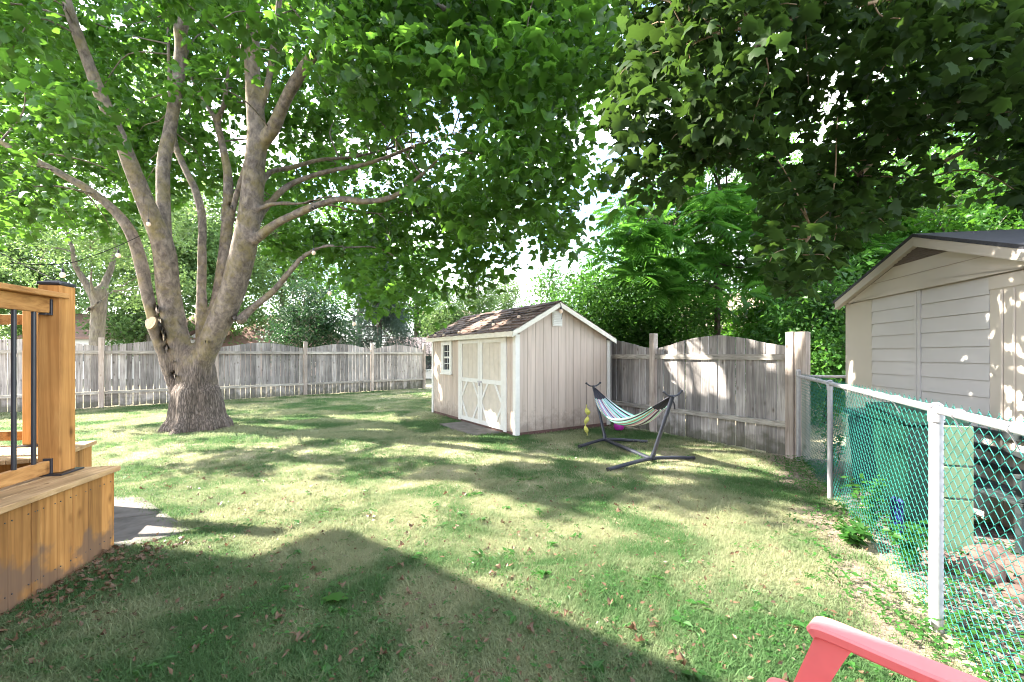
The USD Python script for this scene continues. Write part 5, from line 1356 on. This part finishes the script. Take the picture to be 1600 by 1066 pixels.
def ailanthus(label, chains, polyA, depth, n, look, sizes=(.55, .85), seed=5, bark_='dark_bark'):
    t = thing('feather_leaf_tree', label, 'tree')
    r = np.random.default_rng(seed)
    mb = MB()
    for c in chains: mb.add(*tube(c[:, :3], np.maximum(c[:, 3], .012), 8, caps=True))
    obj('trunk', mb.mesh(), bark_, t, smooth=True)
    x0, y0 = np.min(polyA, 0); x1, y1 = np.max(polyA, 0)
    cand = np.column_stack([r.uniform(x0, x1, n * 6), r.uniform(y0, y1, n * 6)]); cand = cand[in_poly(cand, polyA)][:n * 2]
    hub = np.array([P(a, b, d) for (a, b), d in zip(cand, r.uniform(*depth, len(cand)))]); hub = hub[meshkit.fbm(hub * .8, 3, seed) > .43][:n]
    pos, nrm, dr, sz = [], [], [], []
    for j in range(7):
        a = r.uniform(0, 2 * math.pi, len(hub)); d = np.column_stack([np.cos(a), np.sin(a), r.uniform(-.35, .35, len(hub))])
        pos.append(hub + d * .05); dr.append(d); nrm.append(np.array([0, 0, 1.0]) + r.normal(size=(len(hub), 3)) * .3); sz.append(r.uniform(*sizes, len(hub)))
    obj('crown', place_leaves(FROND, np.vstack(pos), np.vstack(nrm), np.vstack(dr), np.concatenate(sz)), look, t, smooth=True, kind='stuff')
    obj('branches', twigs_to(hub, np.vstack(chains)[6:], r, r0=.014, sides=4), bark_, t, kind='stuff')
    return t


aY = 12.2
ach = [ch_px([(1121, 640, aY, 15), (1121, 520, aY, 13), (1121, 460, aY, 12.5), (1120, 412, aY, 11.5), (1124, 375, aY, 9)]),
       ch_px([(1124, 380, aY, 9), (1131, 350, aY, 8), (1128, 315, aY, 7), (1122, 285, aY, 6), (1110, 262, aY, 4), (1098, 240, aY, 3)]),
       ch_px([(1126, 375, aY, 8), (1141, 345, aY + .2, 6), (1155, 312, aY + .4, 5), (1165, 280, aY + .5, 3.5), (1172, 240, aY + .5, 2)]),
       ch_px([(1131, 352, aY, 5), (1136, 310, aY, 4), (1136, 270, aY, 3), (1150, 230, aY, 2)]),
       ch_px([(1120, 410, aY, 6), (1085, 380, aY - .2, 4), (1050, 355, aY - .4, 3), (1020, 340, aY - .5, 2)]),
       ch_px([(1121, 412, aY, 5), (1150, 418, aY - .2, 3), (1168, 420, aY - .3, 2)])]
ailanthus('slim dark-trunked tree with feathery leaves rising behind the arched fence bay', ach,
          [(925, 375), (950, 330), (985, 300), (1040, 230), (1110, 190), (1200, 180), (1240, 230), (1230, 330), (1200, 420), (1150, 470), (1080, 480), (1010, 440), (940, 410)], (10.8, 14.0), 190, 'frond_leaf', seed=5)
a2 = ch_px([(1285, 640, 12.5, 12), (1290, 480, 12.5, 10), (1300, 380, 12.6, 8), (1315, 300, 12.7, 5)])
ailanthus('feathery bright green tree behind the gable of the pale shed', [a2], [(1190, 400), (1200, 300), (1290, 240), (1400, 300), (1430, 360), (1380, 430), (1340, 500), (1260, 530), (1200, 470)], (11.4, 14.5), 150, 'frond_leaf', seed=6)
for px, Y, h, w, lb in ((1490, 13.0, 8.2, 3.0, 'bright green tree standing behind the dark roof of the pale shed'), (1640, 12.0, 7.8, 2.6, 'bright green tree at the right edge beyond the pale shed'),
                        (1380, 19, 8.5, 3.0, 'sunlit tree far behind the feathery tree at the right'), (1200, 22, 10.5, 3.4, 'tall tree far behind the slim dark trunk'), (1030, 25, 9.5, 3.0, 'tall tree far behind the bush beside the shed'),
                        (1340, 20, 14.5, 3.8, 'tallest tree behind the dark overhanging maple boughs, left of the pale gable'), (1480, 19, 15.0, 3.8, 'tall tree behind the dark maple boughs above the pale gable'), (1590, 17, 13.0, 3.2, 'tall tree behind the dark maple boughs at the right edge')):
    tree('garden_tree', lb, base_at(px, Y), h * .8, (0.2, 0), [((0, 0, h * .58), (w, w * .9, h * .42), 95)], 'bright_leaf', 'grey_bark', leaf=0.16, per=210, tr=.15, group='trees beyond the side fence', clump=.95)

# ------------------------------------------------------------------ houses beyond the fences and the house behind the tripod


def house(label, o, u, L, W, ze, zr, wall, roofm, windows=(), hip=0.0, over=0.35, name='house', chimney=None):
    t = thing(name, label, 'house'); f = Frame((*o, 0), u)
    obj('wall', f.prism([(0, 0), (L, 0), (L, ze), (0, ze)], -W, 0.0), wall, t)
    if not hip:
        for s in (0.002, L - 0.152):
            obj('gable', Frame(f.pts([[s, 0, 0]])[0], f.n, n=f.u).prism([(0.0, ze), (-W, ze), (-W / 2, zr - 0.12)], 0, 0.15), wall, t)
    zo = ze - over * (zr - ze) / (W / 2)
    a, b, c, d = [-over, over, zo], [L + over, over, zo], [L + over, -W - over, zo], [-over, -W - over, zo]
    e, g_ = [-over + hip, -W / 2, zr], [L + over - hip, -W / 2, zr]
    V = np.array([a, b, c, d, e, g_] + [[p[0], p[1], p[2] - .14] for p in (a, b, c, d, e, g_)])
    Fc = [[0, 1, 5], [0, 5, 4], [2, 3, 4], [2, 4, 5], [1, 2, 5], [3, 0, 4], [6, 11, 7], [6, 10, 11], [8, 10, 9], [8, 11, 10], [7, 11, 8], [9, 10, 6]]
    for i, j in ((0, 1), (1, 2), (2, 3), (3, 0)): Fc += [[i, i + 6, j + 6], [i, j + 6, j]]
    if not hip: Fc = [x for x in Fc if x not in ([1, 2, 5], [3, 0, 4], [7, 11, 8], [9, 10, 6])][:-0 or None]
    r_ = obj('roof', (f.pts(V), np.array(Fc)), roofm, t)
    if chimney: obj('chimney', f.box(chimney, chimney + .6, -W / 2 - .3, -W / 2 + .3, zr - .6, zr + .7), 'brick_wall', r_)
    for s, z0, w, h in windows:
        wi = obj('window', f.box(s, s + w, 0.003, 0.02, z0, z0 + h), 'window_dark', t)
        for p in ((s - .07, s, z0 - .07, z0 + h + .07), (s + w, s + w + .07, z0 - .07, z0 + h + .07), (s, s + w, z0 - .07, z0), (s, s + w, z0 + h, z0 + h + .07)):
            obj('frame', f.box(p[0], p[1], 0.003, 0.045, p[2], p[3]), 'white_paint', wi)
    return t


house('brown-roofed brick house end peeping out right of the big trunk over the fence', (-20.5, 30.0), (1, 0.25), 8.0, 7.0, 2.3, 4.6, 'brick_wall', 'roof_brown', [(5.5, 1.0, 1.1, 1.0)], hip=2.5)
house('pale house far off with a small window, left of the shed eave', (-9.3, 44.0), (1, 0.15), 6.0, 6.0, 4.6, 6.4, 'pale_wall', 'roof_tan', [(1.9, 3.3, .8, .8), (4.0, 3.3, .8, .8)])
house('low tan-roofed house end just over the corner of the back fence', (-8.0, 27.5), (1, 0.1), 7.0, 6.0, 1.7, 2.75, 'pale_wall', 'roof_tan', [(2.2, .6, 1.0, .9)])
house('pale sided house glimpsed through leaves right of the slim trunk', (7.5, 19.0), (1, -0.25), 9.0, 7.0, 2.9, 4.6, 'pale_wall', 'roof_tan', [(2.0, 1.4, 1.2, 1.0), (5.2, 1.4, 1.2, 1.0)])
house('pale house far left behind the forked tree and deck post', (-30.0, 27.0), (1, 0.1), 9.0, 7.0, 2.8, 4.4, 'pale_wall', 'roof_brown', [(2.0, 1.1, 1.2, 1.0), (6.2, 1.1, 1.2, 1.0)])
# the house whose hip roof shades the near lawn; eave corner above and left of the deck
EC = np.array([-1.42, 3.71]) - np.array([0.98, -0.196]) * 5.0 / math.tan(SUN_EL)
hu = np.array([0.8, -0.6])
house('two-storey brick house at the back of the deck, throwing its shadow on the near lawn', tuple(EC + hu * 13.45 + np.array([-.6, -.8]) * .45), tuple(-hu), 13.0, 7.5, 5.28, 7.2, 'brick_wall', 'roof_brown',
      [(2.0, 1.0, 1.6, 1.2), (7.0, 1.0, 1.6, 1.2)], hip=3.6, over=.45)

# ------------------------------------------------------------------ string lights
sl = thing('string_lights', 'dark wire of round garden bulbs strung from the deck to the big maple', 'string lights')


def bulb(parent, at, s=1.0):
    b = obj('bulb', (lambda m: (np.array(m.vertices) * np.array([.03, .03, .036]) * s + at - [0, 0, .075 * s], np.array(m.faces)))(trimesh.creation.icosphere(2, 1.0)), 'bulb_glass', parent, smooth=True)
    obj('socket', tube([at, at - [0, 0, .045 * s]], .014 * s, 8), 'black_metal', b, smooth=40)


wp = spline([P(-120, 408, 5.5), P(0, 411, 6.0), P(95, 413, 6.6), P(150, 398, 7.2), P(190, 382, 7.9), P(222, 367, 8.4)], 6)
obj('wire', tube(wp, .006, 5), 'wire_black', sl, smooth=True)
for px, py, Y in ((98, 413, 6.6), (185, 385, 7.85)):
    c = P(px, py, Y); obj('drop', tube([c, c - [0, 0, .07]], .004, 5), 'black_metal', sl); bulb(sl, c - [0, 0, .07], 1.25)
w2 = spline([P(-60, 365, 5.0), P(60, 425, 4.6), P(92, 438, 3.3)], 6)
obj('wire', tube(w2, .004, 5), 'wire_black', sl, smooth=True)
for px, py, Y in ((232, 347, 8.15), (490, 392, 8.25), (515, 455, 8.2), (553, 503, 8.6)):
    c = P(px, py, Y) + [0, 0, .05]; bulb(sl, c, 1.2); obj('drop', tube([c, c + [0.01, 0, .3]], .003, 4), 'black_metal', sl)
sl2 = thing('string_lights', 'string of bulbs lying along the shed eave and up the rake to the gable vent', 'string lights')
pl = []
for s_, t_ in ((3.98, -.10), (3.5, -.05), (2.9, -.08), (2.2, -.02), (1.6, .02), (1.0, .25), (0.45, .45), (0.0, .72), (-.13, .90)):
    pl.append(sf.pts([[s_, t_, roof_z(t_) + .062]])[0])
obj('wire', tube(spline(pl, 5), .005, 5), 'wire_black', sl2, smooth=True)
for k, (s_, t_) in enumerate(((3.92, -.09), (3.55, -.05), (2.95, -.08), (2.25, -.02), (1.1, .2), (0.5, .43))):
    bulb(sl2, sf.pts([[s_, t_ - .03, roof_z(t_) + .125]])[0], 1.25)
c = sf.pts([[-.125, .955, ZAP - .07]])[0]
bulb(sl2, c, 1.2); 
obj('wire', tube(spline([pl[-1], c + [0, 0, .02], c + [.02, -.01, -.12], c + [.015, 0, -.24]], 4), .005, 5), 'wire_black', sl2, smooth=True)

# ------------------------------------------------------------------ grass, weeds, litter
r4 = np.random.default_rng(24)


def tuft(n, spread, hmin, hmax, w, r, bend=0.6):
    V, Fc = [], []
    for i in range(n):
        b = np.array([r.normal() * spread, r.normal() * spread, -.006]); a = r.uniform(0, 2 * math.pi); h = r.uniform(hmin, hmax)
        d = np.array([math.cos(a), math.sin(a), 0]); s = np.array([-d[1], d[0], 0]) * w * r.uniform(.7, 1.3)
        be = r.uniform(.2, 1.0) * bend * h * 1.5
        m = b + d * be * .35 + [0, 0, h * .6]; t = b + d * be + [0, 0, h * r.uniform(.55, 1)]
        k = len(V); V += [b - s, b + s, m + s * .8, m - s * .8, t]; Fc += [[k, k + 1, k + 2], [k, k + 2, k + 3], [k + 3, k + 2, k + 4]]
    return np.array(V), np.array(Fc)


def instancer(name, protos, look, pos, idx, yaw, scale, label, parent=None):
    base = '/World' if parent is None else str(parent.GetPath())
    pi = UsdGeom.PointInstancer.Define(stage, base + '/' + numbered(base, name))
    for i, pm in enumerate(protos):
        m = usdkit.mesh(stage, f'{pi.GetPath()}/tuft_{i:03d}' if i else f'{pi.GetPath()}/tuft', pm, '/World/Looks/' + look, False)
        pi.GetPrototypesRel().AddTarget(m.GetPath())
    pi.CreateProtoIndicesAttr(Vt.IntArray.FromNumpy(idx.astype(np.int32)))
    pi.CreatePositionsAttr(Vt.Vec3fArray.FromNumpy(pos.astype(np.float32)))
    q = np.zeros((len(pos), 4)); q[:, 0] = np.cos(yaw / 2); q[:, 3] = np.sin(yaw / 2)
    pi.CreateOrientationsAttr(Vt.QuathArray([Gf.Quath(float(a), 0, 0, float(d)) for a, d in zip(q[:, 0], q[:, 3])]))
    pi.CreateScalesAttr(Vt.Vec3fArray.FromNumpy(np.repeat(scale[:, None], 3, 1).astype(np.float32)))
    return tag(pi.GetPrim(), label, kind='stuff')


def seen_lawn(n, y0, y1, power):
    y = y0 * (y1 / y0) ** (r4.random(n) ** power); x = (r4.random(n) * 2 - 1) * 1.22 * y
    k = (chain_side(x, y) < -0.05) | (y > 7)
    # not under the shed, the deck, the slabs, or beyond the fences
    lx, ly = x - SO[0], y - SO[1]; s, t = lx * SA[0] + ly * SA[1], lx * SB[0] + ly * SB[1]
    k &= ~((s > 0.0) & (s < SL) & (t > 0.0) & (t < SW)) & ~((s > .45) & (s < 2.05) & (t > -.62) & (t < 0))
    e = (RF1 - RF0) / np.linalg.norm(RF1 - RF0); k &= ((x - RF0[0]) * -e[1] + (y - RF0[1]) * e[0] > .02) | (y < 6.2)
    eb = (FE1 - FE0) / np.linalg.norm(FE1 - FE0); k &= (x - FE0[0]) * -eb[1] + (y - FE0[1]) * eb[0] < -.03
    dx, dy = x - df.o[0], y - df.o[1]; u, n_ = dx * df.u[0] + dy * df.u[1], dx * df.n[0] + dy * df.n[1]; k &= ~((n_ < 0.02) & (u > -.02))
    k &= ~in_poly(np.column_stack([x, y]), [(-3.10, 3.34), (-2.93, 3.48), (-2.80, 3.70), (-3.27, 4.06), (-3.87, 4.51), (-4.4, 4.55), (-3.9, 3.4)])
    k &= np.hypot(x - MX, y - MY) > .62
    k &= r4.random(n) > soil_amount(x, y) * .9
    return x[k], y[k]


protos = [tuft(26, .045, .018, .05, .0016, r4) for _ in range(4)] + [tuft(20, .05, .012, .035, .0018, r4, 1.3) for _ in range(2)]
x, y = seen_lawn(60000, 1.5, 8.5, 0.85)
print('near tufts', len(x))
xc, yc = seen_lawn(5200, 1.5, 7.5, 0.9)
kc = meshkit.fbm(np.stack([xc * 1.3, yc * 1.3, xc * 0], -1), 3, 81) > .50
xc, yc = xc[kc], yc[kc]
pc = [tuft(34, .035, .035, .085, .0021, r4, .9) for _ in range(4)]
instancer('grass', pc, 'grass', np.column_stack([xc, yc, lawn_z(xc, yc)]), r4.integers(0, 4, len(xc)), r4.uniform(0, 6.28, len(xc)), r4.uniform(.6, 1.2, len(xc)), 'taller uncut clumps of grass in the near lawn')
instancer('grass', protos, 'grass', np.column_stack([x, y, lawn_z(x, y)]), r4.integers(0, 6, len(x)), r4.uniform(0, 6.28, len(x)), r4.uniform(.7, 1.35, len(x)), 'short patchy grass of the near lawn')
protos = [tuft(30, .10, .025, .065, .0035, r4) for _ in range(4)]
x, y = seen_lawn(42000, 7.5, 21.0, 0.9)
instancer('grass', protos, 'grass', np.column_stack([x, y, lawn_z(x, y)]), r4.integers(0, 4, len(x)), r4.uniform(0, 6.28, len(x)), r4.uniform(.7, 1.3, len(x)), 'short grass of the far lawn')
# clover and weeds along the wire fence and over the gravel
wp_ = []
n = 2600
u = r4.uniform(-1.6, 4.1, n); nn = np.abs(r4.normal(size=n)) * .16 * np.where(r4.random(n) < .5, -1.6, 1.0)
pw = cf.pts(np.column_stack([u, nn, np.zeros(n)])); pw = pw[meshkit.fbm(pw * 1.6, 3, 71) > .46]
m2 = 3200; u = r4.uniform(-1.6, 3.5, m2); nn = r4.uniform(.05, 1.6, m2); pg_ = cf.pts(np.column_stack([u, nn, np.zeros(m2)])); pg_ = pg_[meshkit.fbm(pg_ * 2.0, 3, 72) > .50]
po, no, do, so = [], [], [], []
for q in np.vstack([pw, pg_]):
    h = r4.uniform(.015, .09)
    for j in range(3):
        a = r4.uniform(0, 6.28) ; d = np.array([math.cos(a), math.sin(a), .1])
        po.append(q + [0, 0, h + .01]); no.append([r4.normal() * .3, r4.normal() * .3, 1]); do.append(d); so.append(r4.uniform(.02, .045))
obj('clover', place_leaves(OVAL, *map(np.array, (po, no, do, so))), 'weed_leaf', kind='stuff', label='low clover and weeds along the foot of the wire fence')
xs_, ys_ = seen_lawn(1800, 1.8, 8.0, 0.9)
k = meshkit.fbm(np.stack([xs_ * .9, ys_ * .9, xs_ * 0], -1), 3, 77) > .53
po, no, do, so = [], [], [], []
for x, y in zip(xs_[k], ys_[k]):
    big = r4.random() < .12
    for j in range(r4.integers(4, 8)):
        a = r4.uniform(0, 6.28); d = np.array([math.cos(a), math.sin(a), .25])
        po.append([x + r4.normal() * .02, y + r4.normal() * .02, float(lawn_z(np.array([x]), np.array([y]))[0]) + r4.uniform(.015, .035)]); do.append(d); no.append([r4.normal() * .25, r4.normal() * .25, 1]); so.append(r4.uniform(.05, .08) if big else r4.uniform(.018, .035))
obj('lawn_weeds', place_leaves(OVAL, *map(np.array, (po, no, do, so))), 'weed_leaf', kind='stuff', label='broad-leaved weeds and clover scattered through the lawn')
# pebbles on the gravel
m2 = 9000; u = r4.uniform(-2.2, 3.2, m2); nn = r4.uniform(.12, 1.9, m2); pp = cf.pts(np.column_stack([u, nn, np.zeros(m2)]))
base_ = np.array(trimesh.creation.icosahedron().vertices); bf_ = np.array(trimesh.creation.icosahedron().faces)
pp[:, 2] = lawn_z(pp[:, 0], pp[:, 1]) + .02
sz = r4.uniform(.007, .022, m2)
pv = pp[:, None] + base_[None] * sz[:, None, None] * r4.uniform(.6, 1.3, (m2, 1, 3)) * np.array([1, 1, .6])
obj('gravel', (pv.reshape(-1, 3), (bf_[None] + (np.arange(m2) * 12)[:, None, None]).reshape(-1, 3)), 'pebble', kind='stuff', label='pale pinkish gravel behind the wire fence')


def weed(label, at, h, n, r):
    t = thing('weed_plant', label, 'weed', loc=at)
    mb = MB(); po, no, do, so = [], [], [], []
    for i in range(n):
        a = r.uniform(0, 6.28); l = r.uniform(.05, .16)
        p = spline([[0, 0, 0], [math.cos(a) * l * .5, math.sin(a) * l * .5, h * .5], [math.cos(a) * l, math.sin(a) * l, h * r.uniform(.75, 1.0)]], 6)
        mb.add(*tube(p, np.linspace(.004, .0015, len(p)), 4, caps=False))
        for q in p[3:]:
            for s in range(2):
                b = r.uniform(0, 6.28); po.append(q); do.append([math.cos(b), math.sin(b), .2]); no.append([r.normal() * .4, r.normal() * .4, 1]); so.append(r.uniform(.05, .09))
    obj('stem', mb.mesh(), 'weed_leaf', t)
    obj('foliage', place_leaves(OVAL, *map(np.array, (po, no, do, so))), 'weed_leaf', t, smooth=True)


q = cf.pts([[1.45, .10, 0], [0.75, .12, 0], [1.1, -.12, 0], [3.3, .2, 0], [-0.9, .35, 0]])
weed('leafy green weed growing up the wire just right of the slim middle post', q[0], .50, 7, r4)
weed('broad weed at the foot of the wire nearer than the slim post', q[1], .38, 8, r4)
weed('low weed on the lawn side of the wire fence', q[2], .16, 7, r4)
weed('tall weed behind the wire close to the corner post', q[3], .7, 8, r4)
weed('weed on the gravel right of the near post', q[4], .22, 6, r4)
# fallen leaves: the larger ones singly, the crumbs as litter
fl = thing('fallen_leaf', 'dry curled brown leaf lying on the lawn', 'leaf', 'dry fallen leaves scattered on the lawn', loc=(0, 0, -5))
stage.RemovePrim(fl.GetPath()); _used.pop(('/World', 'fallen_leaf'), None)
UsdGeom.Scope.Define(stage, '/World/Looks')
src = None
xs_, ys_ = seen_lawn(900, 1.9, 5.2, 1.0)
pick = (xs_ < 0.9 - 0.35 * (ys_ - 2)) | (r4.random(len(xs_)) < .12)
xs_, ys_ = xs_[pick][:110], ys_[pick][:110]
lv_, lf_ = FINE
for i, (x, y) in enumerate(zip(xs_, ys_)):
    kk = i % 5
    if i < 5:
        V = lv_.copy(); V[:, 2] = np.abs(V[:, 0]) ** 1.4 * (.9 + .4 * kk) * np.sin(V[:, 1] * 2 + kk) + .1 * np.sin(V[:, 1] * 5 + kk)
        V[:, 0] *= (.75 - .09 * kk); V[:, 1] -= .4
        t = thing('fallen_leaf', 'dry curled brown leaf lying on the lawn', 'leaf', 'dry fallen leaves scattered on the lawn', loc=(x, y, lawn_z(np.array([x]), np.array([y]))[0] + .03), rotz=r4.uniform(0, 360))
        obj('blade', (V * .048, lf_), 'dead_leaf', t, smooth=True)
        if i == 0: srcs = []
        srcs.append(t)
    else:
        copy_of(srcs[kk], 'fallen_leaf', (x, y, lawn_z(np.array([x]), np.array([y]))[0] + .028), scale=r4.uniform(.7, 1.3), rot=(r4.uniform(-25, 25), r4.uniform(-25, 25), r4.uniform(0, 360)))
xs_, ys_ = seen_lawn(5200, 1.7, 9.0, 1.0)
nl = len(xs_)
obj('leaf_litter', place_leaves(OVAL, np.column_stack([xs_, ys_, lawn_z(xs_, ys_) + r4.uniform(.008, .04, nl)]), np.array([0, 0, 1.0]) + r4.normal(size=(nl, 3)) * .5, r4.normal(size=(nl, 3)), r4.uniform(.015, .045, nl)), 'dead_leaf', kind='stuff', label='crumbs of dry leaf and seed among the grass')
dk_n = 260
uu_ = r4.uniform(-.05, 1.1, dk_n); nn_ = np.abs(r4.normal(size=dk_n)) * .28 + .03
pq = df.pts(np.column_stack([uu_, nn_, np.zeros(dk_n)])); pq[:, 2] = lawn_z(pq[:, 0], pq[:, 1]) + r4.uniform(.01, .045, dk_n)
obj('leaf_litter', place_leaves(MID, pq, np.array([0, 0, 1.0]) + r4.normal(size=(dk_n, 3)) * .5, r4.normal(size=(dk_n, 3)), r4.uniform(.025, .05, dk_n)), 'dead_leaf', kind='stuff', label='drift of fallen leaves along the foot of the deck skirt')
gl = obj('green_leaf', (lambda V: (V * .135 + np.array([-1.06, 2.62, .045]), FINE[1]))(np.column_stack([FINE[0][:, 0], FINE[0][:, 1] * .8 - .3, FINE[0][:, 2] * .4 + .05])), 'bright_leaf', smooth=True)
tag(gl, 'large pale green maple leaf lying alone on the shaded grass', 'leaf')
